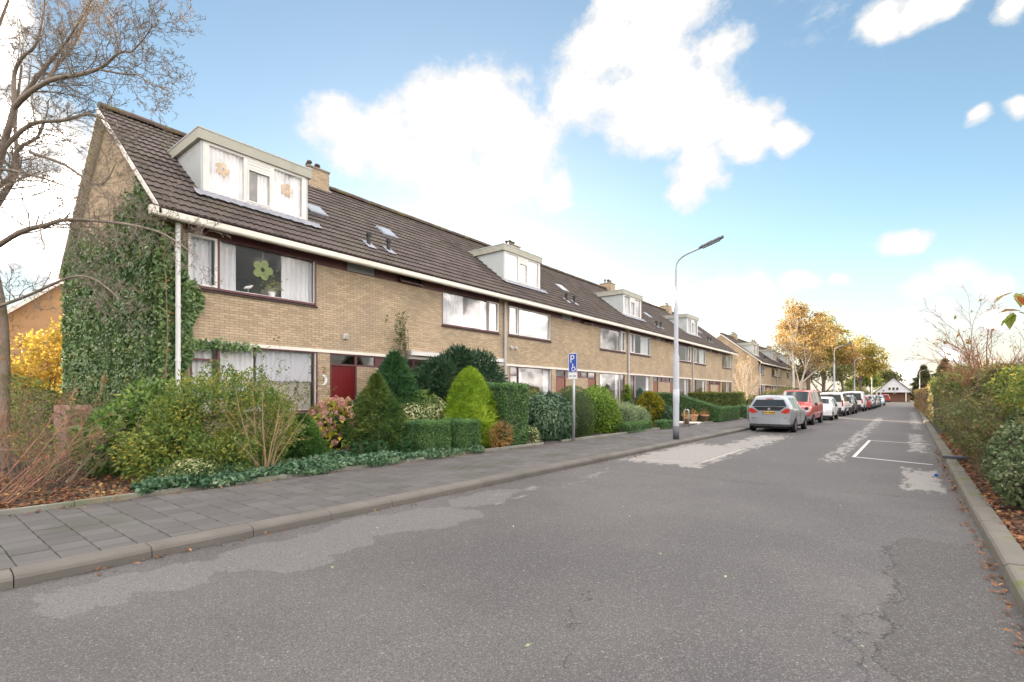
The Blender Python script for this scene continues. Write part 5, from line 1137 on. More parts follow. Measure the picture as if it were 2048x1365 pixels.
# ------------------------------------------------------------------ trees and buildings further off
def tree(name, label, base, h, crown, n, ll, leafm, barkm='bark', cr=None, tr_=.16, tl=.35, lim=9, cat='tree', tipfrac=.6, aspect=.75):
    """trunk, limbs to the crown lobes, and leaves in lobes with gaps between"""
    o = thing(name, (*base, .1), label, cat); polys, tp = [], []
    P = wander((*base, .05), (0, 0, 1), h*tl, 6, .03); polys.append((P, np.linspace(tr_, tr_*(.75 if tl < .5 else .16), 7))); top = P[-1]
    lob = []
    for (dx, dy, z, r) in crown:
        c = np.array([base[0]+dx, base[1]+dy, z]); lob.append((*c, r, r, r*.8)); s = P[3+int(rng.integers(0, 4))]
        midp = (s+c)/2+rng.normal(0, .25, 3); Q = smooth([s, midp, c], 4); polys.append((Q, np.linspace(tr_*.55, tr_*.15, len(Q))))
        spawn(polys, tp, Q, np.linspace(tr_*.3, tr_*.1, len(Q)), r*1.7, 0, [(0,)*6, (3, .6, .6, .14, .02, 5), (0, 0, 0, .2, .0, 4)], 7, .8, .8, .35)
    twigs('trunk', o, polys, barkm, 6)
    if n:
        # clumps: seeds in the lobes, leaves gathered round each seed
        seeds = []
        for b in lob:
            k = int(34*b[3]); d = nrm(rng.normal(size=(k, 3)))*(rng.uniform(.25, 1, (k, 1))**.5); seeds.append(np.array(b[:3])+d*np.array(b[3:]))
        S_ = np.concatenate(seeds+[np.array([t[0] for t in tp])]); idx = rng.integers(0, len(S_), n); P2 = S_[idx]+rng.normal(0, ll*1.15, (n, 3))*np.array([1, 1, .7])
        tone = np.clip(rng.uniform(0, 1, len(S_))[idx]*.6+rng.uniform(0, .4, n), 0, 1); foliage('crown', P2, nrm(rng.normal(size=(n, 3))+np.array([0, 0, .5])), ll, ll*aspect, o, leafm, rnd=tone)
    return o
tree('yellow_tree', 'glowing yellow shrub beside the ivy wall, lit from behind', (-27.5, 4.3), 5.4, [(-1, -.2, 3.2, 1.2), (.6, .4, 3.4, 1.2), (1.5, .9, 4.2, 1.0), (-1.8, -.6, 2.2, 1.2), (0, .2, 2.0, 1.3), (2.2, 1.2, 2.6, 1.1), (-3, -.8, 2.6, 1.0)], 9000, .15, 'yellowleaf', tr_=.08, tl=.25)
shrub('yellow_bush', 'dull yellow-green bush at the foot of the glowing shrub', 'bush', [(-24.5, 2.6, .9, 1.6, 1.0, .9), (-22.5, 2.9, .7, 1.0, .8, .7), (-26.5, 3.4, 1.2, 1.4, 1.2, 1.2)], 5000, .13, .07, 'privet', 'core_brown', ck=.6)
nb = thing('brick_house', (-38, 5, .1), 'orange-brown brick gable of a house beyond the glowing shrub', 'house')
gy, gz = 7.7, 9.55
MB().prism([(2.9, .1), (12.5, .1), (12.5, 5.0), (gy, gz-.25), (2.9, 5.0)], 0, -50, -38).build('wall', mat('orange_brick', (.42, .25, .13), .9, .12, 2, .12, 30), nb)
k = MB()
for sg in (1, -1): k.prism([(gy, gz), (gy-sg*5.3, gz-4.95), (gy-sg*5.3, gz-5.12), (gy, gz-.17)], 0, -50.3, -37.7)
k.build('roof', 'tile', nb); k = MB()
for sg in (1, -1): k.prism([(gy, gz-.02), (gy-sg*5.3, gz-4.97), (gy-sg*5.3, gz-5.17), (gy, gz-.24)], 0, -37.7, -37.64)
k.build('verge_board', 'cream', nb)

bush_tree('birch', 'small bare birch with bright white stems at the gap between the rows', (-11.8, 53.2), 4.6, 7, .28, 'birch', 'orangeleaf', 700, .12, .06)
tree('birch', 'tall slender birch with few orange leaves before the far row', (-8.9, 61), 12.5, [(0, 0, 10.5, .9), (-.6, .1, 8.6, 1.2), (.4, -.2, 7.2, 1.3), (-.4, 0, 11.8, .6), (-1.2, .1, 7.0, 1.0)], 1500, .16, 'orangeleaf', 'birch', tr_=.15, tl=.85)
tree('birch', 'pale forked birch trunk left of the autumn crowns', (-9.6, 71), 8.5, [(-1.0, 0, 7.2, 1.1), (1.2, 0, 6.8, 1.2), (2.6, .3, 5.2, .8), (.2, .1, 8.4, 1.0)], 900, .18, 'orangeleaf', 'birch', tr_=.20, tl=.35)
tree('autumn_tree', 'tall orange and rust autumn tree behind the parked vans', (-9.5, 78), 14, [(-2.0, 0, 9.5, 2.2), (0, .5, 12, 2.0), (1.2, 0, 9.6, 2.4), (-1.4, 0, 13.2, 1.4), (-.4, .2, 7.2, 2.2), (-2.6, 0, 11.2, 1.4)], 7500, .27, 'orangeleaf', tr_=.28)
tree('autumn_tree', 'olive-green tree rising behind the rust-coloured one', (-9.2, 90), 14, [(0, 0, 12.0, 2.3), (1.4, .5, 10.2, 2.4), (-1.5, 0, 9.5, 2.3), (.4, .3, 8.0, 2.2)], 6000, .29, 'oliveleaf', tr_=.3)
tree('autumn_tree', 'golden rounded tree beside the second street lamp', (-6.6, 92), 10, [(-1.6, 0, 8.0, 1.8), (.2, .3, 8.6, 1.6), (-.6, 0, 6.4, 2.0), (1.0, 0, 7.0, 1.3)], 4500, .26, 'orangeleaf', tr_=.22)
tree('autumn_tree', 'broad yellow-green autumn tree nearest the white house', (-5.2, 108), 12, [(0, 0, 10.0, 2.4), (1.9, .3, 8.6, 2.0), (-1.8, 0, 8.6, 2.2), (.5, .2, 6.8, 2.3), (2.3, 0, 6.6, 1.5), (-2.4, 0, 6.4, 1.6)], 7500, .30, 'oliveleaf', tr_=.3)
tree('bare_tree', 'dark half-bare tree in the shade before the far row', (-8.2, 80), 8, [(-1, 0, 5.6, 1.8), (1, 0, 5.0, 1.8), (2.4, 0, 4.4, 1.4), (-2.2, 0, 4.6, 1.4)], 2600, .26, 'hedgeright', 'bark', tr_=.2)
tree('autumn_tree', 'low yellow-green tree left of the white house', (-4.5, 128), 7, [(-1.5, 0, 4.4, 1.6), (.6, 0, 4.2, 1.5), (-3, 0, 3.8, 1.6), (-.4, 0, 5.8, 1.2)], 4500, .34, 'privet', tr_=.2)
tree('autumn_tree', 'brown tree behind the roof of the white house', (-2.6, 158), 8, [(0, 0, 6.8, 2.0), (2, 0, 6.0, 1.8), (-2, 0, 5.8, 1.8)], 3000, .4, 'hedgeright', tr_=.2)
def spruce(label, base, h, r):
    o = thing('conifer', (*base, .1), label, 'conifer'); twigs('trunk', o, [(np.array([(*base, .05), (*base, h*.5), (*base, h)]), np.array([.2, .12, .02]))], 'bark', 6)
    n = 8000; t = rng.uniform(.1, 1, n); lay = np.round(t*9)/9; t2 = np.clip(lay+rng.uniform(-.05, .02, n), .05, 1); q = r*(1.02-t2)*rng.uniform(.25, 1.05, n)*(1+.25*np.sin(t2*40)); a = rng.uniform(0, 2*math.pi, n)
    P = np.stack([base[0]+q*np.cos(a), base[1]+q*np.sin(a), h*t2-.12*q], 1); foliage('crown', P, nrm(np.stack([np.cos(a), np.sin(a), .3+0*a], 1)), .6, .24, o, 'conif', along=.6)
M['conif'] = leafmat('far_conifer', [(0, (.05, .075, .03)), (.6, (.10, .11, .045)), (1, (.24, .17, .07))], .7, .2)
spruce('taller of two conifers right of the white house', (8.5, 150), 9.4, 4.6); spruce('smaller conifer between the white house and the taller one', (4.8, 150), 8.0, 3.4)
shrub('thicket', 'rusty shrubs filling the end of the street right of the white house', 'thicket', [(6.5, 122, 2, 2.6, 3, 2.2), (9.5, 128, 2.4, 3, 3, 2.8), (4.6, 100, 1.4, 1.6, 6, 1.6)], 7000, .3, .18, 'orangeleaf', 'core_brown', ck=.7)
hedge('far_hedge', 'dark hedge closing the street left of the white house', -14, -3.8, 136, 137.5, 2.0, 5000, .2, .1, 'hedgeright', z0=0)

def white_house():
    y = 139; o = thing('white_house', (-.8, y, .0), 'white gabled house with open porch closing the end of the street', 'house'); cx = -.72
    M['wclad'] = mat('white_cladding', (.72, .72, .78), .6, .05, 1); M['wbrick'] = mat('far_brick', (.24, .13, .10), .9, .15, 2)
    MB().box(cx-2.9, cx+2.9, y+1.2, y+12, 0, 2.3).build('wall', 'wbrick', o)
    MB().prism([(cx-3.25, 2.2), (cx+3.25, 2.2), (cx, 5.3)], 1, y, y+.2).build('gable', 'wclad', o)
    k = MB()
    for i in range(9): z = 2.35+i*.31; hw = (5.25-z)/3.1*3.2; k.box(cx-hw, cx+hw, y-.02, y, z, z+.012)
    k.build('board_joints', 'lead', o)
    k = MB()
    for sg in (1, -1): k.prism([(cx, 5.52), (cx+sg*3.5, 2.12), (cx+sg*3.5, 1.98), (cx, 5.36)], 1, y-.25, y+12)
    k.build('roof', 'tile', o)
    for i, x in enumerate((-.95, -.25, .42)):
        w_ = MB().box(cx+x, cx+x+.52, y-.06, y-.021, 2.55, 3.25).build('window', 'white', o); MB().box(cx+x+.06, cx+x+.46, y-.075, y-.061, 2.61, 3.19).build('pane', 'cglass', w_)
    MB().box(cx-1.95, cx-1.6, y-.06, y-.021, 2.38, 2.6).build('vent', 'dark', o)
    for x in (-2.35, 2.1): MB().box(cx+x, cx+x+.2, y+.05, y+.25, 0, 2.2).build('porch_post', 'white', o)
    MB().box(cx-3.2, cx+3.2, y-.05, y+.0, 2.1, 2.22).build('fascia', 'wclad', o); MB().box(cx-.1, cx+.5, y+1.14, y+1.2, 1.75, 1.95).build('house_sign', 'white', o)
M['cglass'] = mat('dark_glass', (.03, .036, .042), .06, .02, spec=.8)
white_house()

# ------------------------------------------------------------------ street furniture
def lamp(x, y, label):
    o = thing('street_lamp', (x, y, .1), label, 'street lamp', 'street lamps along the pavement')
    MB().lathe([(.0, .0), (.105, .0), (.102, .48), (.0, .48)], n=16).build('foot', 'lampdark', o, True, local=True)
    MB().lathe([(.10, .48), (.10, 2.9), (.085, 2.95), (.074, 3.0), (.07, 4.7), (.045, 4.8)], n=16).build('pole', 'lampgrey', o, True, local=True)
    MB().lathe([(.108, 1.28), (.108, 1.75), (.10, 1.75)], n=16).build('access_door', 'lampgrey', o, True, local=True)
    arm = [(0, 0, 4.78), (0, 0, 5.9), (.03, 0, 6.12), (.13, 0, 6.26), (.35, 0, 6.38), (.85, 0, 6.52)]
    P = smooth(arm, 4); mb = MB(); mb.tube([tuple(p) for p in P], .035, 8); mb.build('arm', 'lampgrey', o, True, local=True)
    k = MB(); S_ = [(.78, 6.49, .05), (.9, 6.53, .085), (1.2, 6.62, .10), (1.45, 6.69, .09), (1.56, 6.72, .05)]
    for (xa, za, wa), (xb, zb, wb_) in zip(S_, S_[1:]):
        for sg in (1, -1): k.quad((xa, sg*wa, za), (xb, sg*wb_, zb), (xb, sg*wb_*.6, zb+.075), (xa, sg*wa*.6, za+.06))
        k.quad((xa, -wa*.6, za+.06), (xb, -wb_*.6, zb+.075), (xb, wb_*.6, zb+.075), (xa, wa*.6, za+.06)); k.quad((xa, -wa, za), (xa, wa, za), (xb, wb_, zb), (xb, -wb_, zb))
    h = k.build('lamp_head', 'lampdark', o, local=True); k = MB()
    for (xa, za, wa), (xb, zb, wb_) in zip(S_[1:], S_[2:-1]+[S_[-2]]):
        if xb > xa: k.quad((xa, -wa*.7, za-.004), (xa, wa*.7, za-.004), (xb, wb_*.7, zb-.004), (xb, -wb_*.7, zb-.004)); k.quad((xa, -wa*.7, za-.004), (xb, -wb_*.7, zb-.004), (xb, -wb_*.5, zb-.05), (xa, -wa*.5, za-.05)); k.quad((xa, wa*.7, za-.004), (xb, wb_*.7, zb-.004), (xb, wb_*.5, zb-.05), (xa, wa*.5, za-.05)); k.quad((xa, -wa*.5, za-.05), (xa, wa*.5, za-.05), (xb, wb_*.5, zb-.05), (xb, -wb_*.5, zb-.05))
    link('lamp_cover', k.mesh('cover'), 'frost', h)
lamp(-6.06, 17.0, 'tall grey street lamp with curved arm, nearest the camera'); lamp(-5.05, 59.5, 'second street lamp, before the autumn trees behind the vans'); lamp(-4.65, 82, 'third street lamp, further down beside the golden tree')
lamp(-3.9, 118, 'thin distant lamp left of the white house'); lamp(3.6, 131, 'thin distant lamp right of the white house')

M['blue_sign'] = mat('sign_blue', (.045, .09, .42), .4, .03, 3); M['sign_white'] = mat('sign_white', (.82, .82, .84), .4, .02, 3)
def sign():
    x, y = -8.5, 14.2; o = thing('parking_sign', (x, y, .11), 'blue disabled-parking sign on a grey post beside the pavement', 'sign')
    MB().tube([(0, 0, 0), (0, 0, 2.95)], .045, 14).build('post', 'metal', o, True, local=True)
    b = MB().box(-.155, .155, -.075, -.05, 2.30, 2.93).build('sign_board', 'blue_sign', o, local=True)
    k = MB(); z0, z1 = 2.30, 2.93
    for (a0, a1, c0, c1) in ((-.155, .155, z1-.016, z1), (-.155, .155, z0, z0+.016), (-.155, -.140, z0, z1), (.140, .155, z0, z1)): k.box(a0, a1, -.079, -.0755, c0, c1)
    link('sign_border', k.mesh('b'), 'sign_white', b)
    me = text_mesh('P', .34, .003, 'letter'); e = link('letter', me, 'sign_white', b); e.location = (-.02, -.079, 2.73); e.rotation_euler = (R(90), 0, 0); e.scale = (.95, 1.1, 1)
    k = MB(); c = (.03, 2.41); ring = [(c[0]+.062*math.cos(a), -.081, c[1]+.062*math.sin(a)) for a in np.linspace(R(120), R(395), 16)]; k.tube(ring, .011, 6)
    k.tube([(.0, -.081, 2.53), (.005, -.081, 2.45), (.075, -.081, 2.45), (.105, -.081, 2.37), (.125, -.081, 2.375)], .013, 6); k.tube([(.003, -.081, 2.495), (.07, -.081, 2.495)], .009, 6); k.lathe([(0, -.009), (.022, -.009), (.022, .006), (0, .006)], (0, -.081, 2.565), 12, 1)
    link('wheelchair_symbol', k.mesh('w'), 'sign_white', b)
    s = MB().box(-.165, .155, -.072, -.052, 2.08, 2.285).build('sub_plate', 'sign_white', o, local=True)
    k = MB()
    for i, (a0, w) in enumerate(((-.13, .035), (-.085, .035), (-.035, .02), (.0, .035), (.045, .035), (.09, .035))): k.box(a0, a0+w, -.0745, -.0725, 2.15+(.02 if i == 2 else 0), 2.20 if i != 2 else 2.18)
    link('plate_marks', k.mesh('pm'), 'lead', s)
    for z in (2.4, 2.8, 2.16): k = MB().box(-.06, .06, -.051, .05, z, z+.04); k.build('clamp', 'metal', o, local=True)
    o.rotation_euler[2] = R(4)
sign()
def hoop(x, y, label):
    P = [(-.11, 0, 0), (-.11, 0, .72)]+[(.11*math.cos(a), 0, .72+.11*math.sin(a)) for a in np.linspace(math.pi*.9, .1*math.pi, 7)]+[(.11, 0, .72), (.11, 0, 0)]
    o = MB().tube(P, .028, 10).build('metal_hoop', 'metal', None, True); o.location = (x, y, .12); tag(o, label, 'hoop', 'metal hoops at the garden entrances')
hoop(-8.05, 24.0, 'galvanised hoop standing at the pavement before the flower pots'); hoop(-7.3, 33.4, 'galvanised hoop by the low hedge behind the silver car')
def pot(x, y, s, label):
    o = thing('flower_pot', (x, y, .142), label, 'flower pot', 'terracotta flower pots by the dark hedge')
    MB().lathe([(0, 0), (.12*s, 0), (.165*s, .28*s), (.185*s, .28*s), (.19*s, .36*s), (.165*s, .36*s), (.16*s, .32*s), (0, .32*s)], n=16).build('pot', 'pot', o, True, local=True)
    n = 130; P = np.stack([x+rng.normal(0, .10*s, n), y+rng.normal(0, .10*s, n), .142+.33*s+np.abs(rng.normal(0, .10*s, n))], 1); foliage('plant', P, nrm(rng.normal(size=(n, 3))+np.array([0, 0, 1.])), .09, .03, o, 'dryfern', along=.6)
for x, y, s, lb in ((-8.35, 27.9, 1.15, 'rightmost terracotta pot against the dark hedge'), (-8.75, 27.3, 1.2, 'large terracotta pot second from the right by the hedge'), (-9.3, 27.6, 1.1, 'terracotta pot at the back left of the group by the hedge'), (-8.55, 25.5, .95, 'small terracotta pot on the pale slab behind the hoop'), (-8.9, 24.8, .9, 'leftmost terracotta pot beside the hoop')): pot(x, y, s, lb)
tag(MB().box(-9.6, -8.15, 25.95, 27.2, .05, .19).build('stone_slab', 'cream'), 'pale raised stone slab under the flower pots', 'slab')
k = MB().prism([(-.12, -.02), (.12, -.02), (.12, .035), (.10, .05), (-.10, .05), (-.12, .035)], 0, -.05, .62); o = k.build('kerb_drain', 'lampdark'); o.location = (.90, 15.9, .15); tag(o, 'dark metal drain piece lying across the roadside kerb', 'drain')
k = MB().tube([(0, 0, 0), (.02, .03, 0), (.05, .1, .004)], [.03, .033, .028], 10); o = k.build('drink_can', mat('blue_can', (.04, .12, .42), .3, .05, 3, metal=.6)); o.location = (.62, 13.2, .035); o.rotation_euler[2] = .5; tag(o, 'small blue drink can lying in the right gutter', 'can')

# leaves on the ground
def litter(name, label, fx, n, y0, y1, z, L=.07, m='litter', flat=1.5):
    y = rng.uniform(y0, y1, n); x = fx(y, n); P = np.stack([x, y, z+rng.uniform(.002, .02, n)], 1); o = thing(name, (float(x.mean()), float(y.mean()), .1), label, 'fallen leaves'); o['kind'] = 'stuff'
    foliage('leaf_mass', P, nrm(rng.normal(size=(n, 3))*.35+np.array([0, 0, flat])), L, L*.6, o, m, along=.05, spread=.3); return o
wv = np.vectorize(walkin)
litter('fallen_leaves', 'brown fallen leaves under the bare shrubs at left', lambda y, n: wv(y)-.1-rng.uniform(0, 1, n)**1.5*4.2, 5200, -.4, 4.2, .15, .075)
litter('fallen_leaves', 'strip of fallen leaves behind the roadside kerb', lambda y, n: kerbR(y)+.2+rng.uniform(0, 1, n)**1.6*.7, 4200, 3.5, 26, .10, .075)
litter('fallen_leaves', 'leaves and grit gathered in the right gutter', lambda y, n: kerbR(y)-.02-np.abs(rng.normal(0, .06, n)), 420, 4, 20, .003, .05)
litter('fallen_leaves', 'a few leaves along the left gutter', lambda y, n: kerbL(y)+.02+np.abs(rng.normal(0, .10, n)), 170, 1, 20, .003, .05)
litter('fallen_leaves', 'scattered leaves on the pavement along the garden edging', lambda y, n: wv(y)+np.abs(rng.normal(0, .12, n)), 330, .5, 14, .12, .05)
litter('fallen_leaves', 'single pale leaves scattered on the road', lambda y, n: rng.uniform(-5.8, .6, n), 70, 1.5, 16, .003, .038, 'pale')
fan('dry_grass', 'dry straw tufts at the garden edging by the pavement', 'grass', (-8.92, 2.0, .13), 40, .32, 1.3, 'twig_tan', (.3, 0, 0), .2, .003, 3, 0); 

# ------------------------------------------------------------------ parked cars
M['tyre'] = mat('tyre_rubber', (.018, .018, .019), .85); M['rim'] = mat('alloy_rim', (.45, .46, .48), .35, .05, 5, metal=.8); M['dkplastic'] = mat('car_trim', (.045, .047, .05), .6)
M['tail'] = mat('tail_light_red', (.50, .025, .02), .2, .05, 20, spec=.6); M['amber'] = mat('indicator_amber', (.75, .25, .03), .25); M['headl'] = mat('headlight_glass', (.62, .66, .72), .12, .15, 30, spec=.7)
M['plate'] = mat('yellow_plate', (.72, .45, .03), .45, .03, 5); M['plateblue'] = mat('plate_blue', (.03, .06, .4), .4); M['chrome'] = mat('chrome', (.7, .7, .72), .15, .02, 3, metal=1.0)
SHAPES = {
 'mpv': dict(L=4.29, W=1.80, S=[(-2.10, .40, 1.12, 1.54, .82, .60, .45), (-1.95, .32, 1.10, 1.59, .895, .645, .26), (-1.4, .24, .99, 1.63, .90, .665, .08), (-.6, .22, .97, 1.645, .90, .675, 0), (.1, .22, .95, 1.61, .90, .66, 0), (.48, .22, .95, 1.51, .90, .64, 0), (1.15, .22, .95, 1.07, .895, .70, 0), (1.35, .22, .92, .99, .89, .72, 0), (1.85, .26, .78, .86, .85, .68, 0), (2.07, .30, .64, .72, .77, .58, 0), (2.14, .36, .54, .60, .66, .48, 0)], sw=[(-1.72, -1.12), (-1.02, -.12), (-.02, .95)], ws=(.5, 1.13), axle=(-1.30, 1.34), wr=.315),
 'bus': dict(L=4.75, W=1.82, S=[(-2.35, .40, 1.12, 1.86, .86, .68, .12), (-2.2, .30, 1.14, 1.91, .90, .70, .06), (-1.2, .26, 1.13, 1.94, .91, .71, 0), (.2, .26, 1.12, 1.94, .91, .71, 0), (.95, .26, 1.10, 1.88, .91, .70, 0), (1.70, .27, 1.08, 1.24, .905, .74, 0), (1.85, .28, 1.02, 1.12, .90, .76, 0), (2.22, .32, .86, .96, .87, .72, 0), (2.37, .40, .62, .74, .80, .6, 0)], sw=[(-2.1, -1.2), (-1.1, .15), (.25, 1.45)], ws=(.99, 1.68), axle=(-1.45, 1.45), wr=.32),
 'small': dict(L=3.75, W=1.69, S=[(-1.84, .36, .92, 1.42, .78, .56, .40), (-1.68, .28, .94, 1.47, .83, .60, .22), (-1.0, .22, .93, 1.51, .845, .62, .05), (-.1, .22, .92, 1.51, .845, .62, 0), (.35, .22, .91, 1.42, .845, .61, 0), (.98, .22, .90, 1.04, .84, .66, 0), (1.15, .22, .88, .97, .835, .68, 0), (1.6, .26, .76, .85, .80, .64, 0), (1.80, .30, .60, .70, .73, .54, 0), (1.87, .36, .52, .58, .62, .45, 0)], sw=[(-1.45, -.85), (-.75, .1), (.2, .85)], ws=(.38, .97), axle=(-1.18, 1.2), wr=.29),
 'van': dict(L=4.2, W=1.80, S=[(-2.08, .42, 1.06, 1.74, .85, .70, .05), (-1.98, .32, 1.08, 1.80, .89, .73, .02), (-1.0, .28, 1.07, 1.84, .90, .73, 0), (.1, .28, 1.05, 1.84, .90, .72, 0), (.55, .28, 1.04, 1.74, .90, .70, 0), (1.2, .28, 1.02, 1.16, .895, .72, 0), (1.4, .28, .97, 1.06, .89, .74, 0), (1.85, .30, .80, .92, .86, .70, 0), (2.04, .36, .62, .74, .78, .6, 0), (2.1, .42, .54, .62, .68, .5, 0)], sw=[(-1.8, -.75), (-.65, .3), (.4, 1.0)], ws=(.58, 1.18), axle=(-1.3, 1.35), wr=.31),
 'bigvan': dict(L=4.8, W=1.90, S=[(-2.40, .45, 1.08, 1.88, .90, .78, .04), (-2.3, .34, 1.1, 1.94, .94, .80, .02), (-1.0, .30, 1.1, 1.97, .95, .80, 0), (.7, .30, 1.08, 1.97, .95, .79, 0), (1.1, .30, 1.06, 1.88, .95, .77, 0), (1.85, .30, 1.04, 1.20, .94, .78, 0), (2.0, .31, .98, 1.08, .93, .78, 0), (2.3, .36, .76, .90, .88, .70, 0), (2.4, .45, .6, .7, .78, .6, 0)], sw=[(.45, 1.55)], ws=(1.13, 1.83), axle=(-1.5, 1.55), wr=.33)}
def section(sh, y):
    S = sh['S']; ys_ = [s[0] for s in S]; y = min(max(y, ys_[0]), ys_[-1]); return [float(np.interp(y, ys_, [s[i] for s in S])) for i in range(1, 7)]
def ring_pts(sh, y):
    zb, be, tp, w, wr, k = section(sh, y); z6 = max(be+.012, tp-.075)
    h = [(0, zb), (.80*w, zb), (.965*w, zb+.09), (w, zb+.42*(be-zb)), (.99*w, be-.07), (.965*w, be), (wr, z6), (wr*.90, tp-.02), (wr*.5, tp), (0, tp+.008)]
    return [(x, y+k*max(0, z-be), z) for x, z in h]
def surf(sh, y, r, side=1, out=0.0):
    h = ring_pts(sh, y); i = min(int(r), 8); t = r-i; a, b = np.array(h[i]), np.array(h[i+1]); p = a*(1-t)+b*t; d = b-a; n_ = np.array([d[2], 0, -d[0]]); n_ = n_/(np.linalg.norm(n_)+1e-9); p = p+n_*out; return (side*p[0], p[1], p[2])
def car(shape, paint, loc, facing, label, group='cars parked along the kerb', bumper=None, plate='rear', detail=True, name='parked_car', rearwin=True, roofrack=False, cat='car', sidewin=True):
    sh = SHAPES[shape]; o = thing(name, (*loc, 0), label, cat, group, rz=(0 if facing == 'away' else math.pi)-math.atan(.021))
    L2 = sh['L']/2; W2 = sh['W']/2; yr = sh['S'][0][0]; yf = sh['S'][-1][0]
    ys_ = sorted(set([s[0] for s in sh['S']]+list(np.linspace(yr, yf, 16)))); mb = MB(); N_ = 18
    for y in ys_:
        h = ring_pts(sh, y); mb.v += h+[(-p[0], p[1], p[2]) for p in h[8:0:-1]]
    for a in range(len(ys_)-1):
        for i in range(N_): j = (i+1) % N_; mb.f.append((a*N_+i, a*N_+j, (a+1)*N_+j, (a+1)*N_+i))
    for base, flip in ((0, 1), ((len(ys_)-1)*N_, 0)):
        for i in range(9):
            q = (base+i, base+i+1, base+(N_-i-1) % N_, base+(N_-i) % N_)
            q = tuple(dict.fromkeys(q)); mb.f.append(q if flip else q[::-1])
    me = mb.mesh('body'); bo = link('body', me, paint, o, True)
    try: me.set_sharp_from_angle(angle=R(38))
    except Exception: pass
    def patch(name, ya, yb, r0, r1, m, both=True, out=.006, n=6, across=False):
        objs = []
        for sd in ((1, -1) if both and not across else (1,)):
            V, F = [], []; U = np.linspace(0, 1, n+1)
            if across: rr = [(1, r0+(9-r0)*t) for t in U]+[(-1, 9-(9-r0)*t) for t in U[1:]]
            else: rr = [(sd, r0+(r1-r0)*t) for t in U]
            for u in U:
                y = ya+(yb-ya)*u
                for (s_, r_) in rr: V.append(surf(sh, y, r_, s_, out))
            m_ = len(rr)
            for a in range(n):
                for b in range(m_-1): F.append((a*m_+b, a*m_+b+1, (a+1)*m_+b+1, (a+1)*m_+b))
            objs.append(link(name, np_mesh(name, V, F), m, o, True))
        return objs
    if sidewin:
        for (a, b) in sh['sw']: patch('side_window', a, b, 5.10, 5.93, 'cglass')
    else: patch('side_window', *sh['sw'][-1], 5.10, 5.93, 'cglass')
    patch('windscreen', sh['ws'][0]+.03, sh['ws'][1]-.02, 6.25, 9, 'cglass', across=True)
    zb, be, tp, w, wr, k = section(sh, yr)
    if rearwin:   # rear window on the raked upper tail
        z0, z1 = be+.03, tp-.10; q = MB(); n = 6
        for i in range(n):
            za, zc = z0+(z1-z0)*i/n, z0+(z1-z0)*(i+1)/n; f = lambda z: (w*.965+(wr-w*.965)*(z-be)/(tp-.07-be))*.9
            q.quad((f(za), yr+k*(za-be)-.012, za), (-f(za), yr+k*(za-be)-.012, za), (-f(zc), yr+k*(zc-be)-.012, zc), (f(zc), yr+k*(zc-be)-.012, zc))
        rw = q.build('rear_window', 'cglass', o, local=True)
        q = MB().tube([(0, yr-.03, z0+.01), (.3, yr-.035, z0+.03)], .012, 5); link('wiper', q.mesh('wiper'), 'dkplastic', rw)
        MB().box(-.15, .15, yr+k*(tp-.06-be)-.03, yr+k*(tp-.06-be)+.02, tp-.075, tp-.045).build('brake_light', 'tail', o, local=True)
    # bumpers
    for e, (yy_, sg) in enumerate(((yr, -1), (yf, 1))):
        P = [(-W2*.985, yy_-sg*.30), (-W2*.90, yy_-sg*.02), (-W2*.5, yy_+sg*.045), (0, yy_+sg*.06), (W2*.5, yy_+sg*.045), (W2*.90, yy_-sg*.02), (W2*.985, yy_-sg*.30), (W2*.6, yy_-sg*.25), (-W2*.6, yy_-sg*.25)]
        z0 = section(sh, yy_)[0]-.03; MB().prism(P, 2, z0, z0+.27).build('bumper', bumper or paint, o, local=True)
        MB().prism([(x*.985, y-sg*.012) for x, y in P], 2, z0-.10, z0).build('bumper_skirt', 'dkplastic', o, local=True)
    zl = be-.03 if shape != 'mpv' else be-.10
    for sd in (1, -1):
        if shape in ('van', 'bigvan', 'bus'): pl = [(sd*w*.86, zl-.25), (sd*w*.97, zl-.25), (sd*w*.97, zl+.20), (sd*w*.86, zl+.20)]
        else: pl = [(sd*w*.55, zl-.13), (sd*w*.80, zl-.19), (sd*w*.985, zl-.12), (sd*w*.99, zl+.03), (sd*w*.84, zl+.05)]
        MB().prism(pl, 1, yr-.014, yr+.10).build('tail_light', 'tail', o, local=True)
        zf = section(sh, yf-.2); y_ = yf-.14; xw = zf[3]; zt = zf[1]-.02
        P = [(sd*xw*.52, zt-.16), (sd*xw*.93, zt-.14), (sd*xw*.99, zt-.0), (sd*xw*.60, zt-.02)]
        MB().prism(P, 1, y_-.1, y_+.10).build('headlight', 'headl', o, local=True)
        if shape == 'bus': MB().prism([(sd*xw*.90, zt-.15), (sd*xw*1.0, zt-.15), (sd*xw*1.005, zt-.01), (sd*xw*.90, zt-.02)], 1, y_-.12, y_+.06).build('indicator', 'amber', o, local=True)
        # mirrors
        ym = sh['ws'][1]-.25; xm = section(sh, ym)[3]; zm = section(sh, ym)[1]+.06
        MB().lathe([(0, -.05), (.06, -.045), (.085, 0), (.07, .04), (0, .05)], (sd*(xm+.10), ym, zm), 10, 1).build('mirror', 'dkplastic', o, True, local=True)
        # door seams, handles
        for yd in (sh['sw'][-1][0]-.04,) if len(sh['sw']) < 3 else (sh['sw'][1][0]-.05, sh['sw'][2][0]-.05):
            q = MB().tube([surf(sh, yd, r_, sd, .003) for r_ in np.linspace(2.2, 4.9, 6)], .006, 4); q.build('door_seam', 'dkplastic', o, local=True)
            p = surf(sh, yd+.14, 4.35, sd, .015); MB().box(p[0]-.012, p[0]+.012, p[1]-.08, p[1]+.08, p[2]-.012, p[2]+.012).build('door_handle', paint, o, local=True)
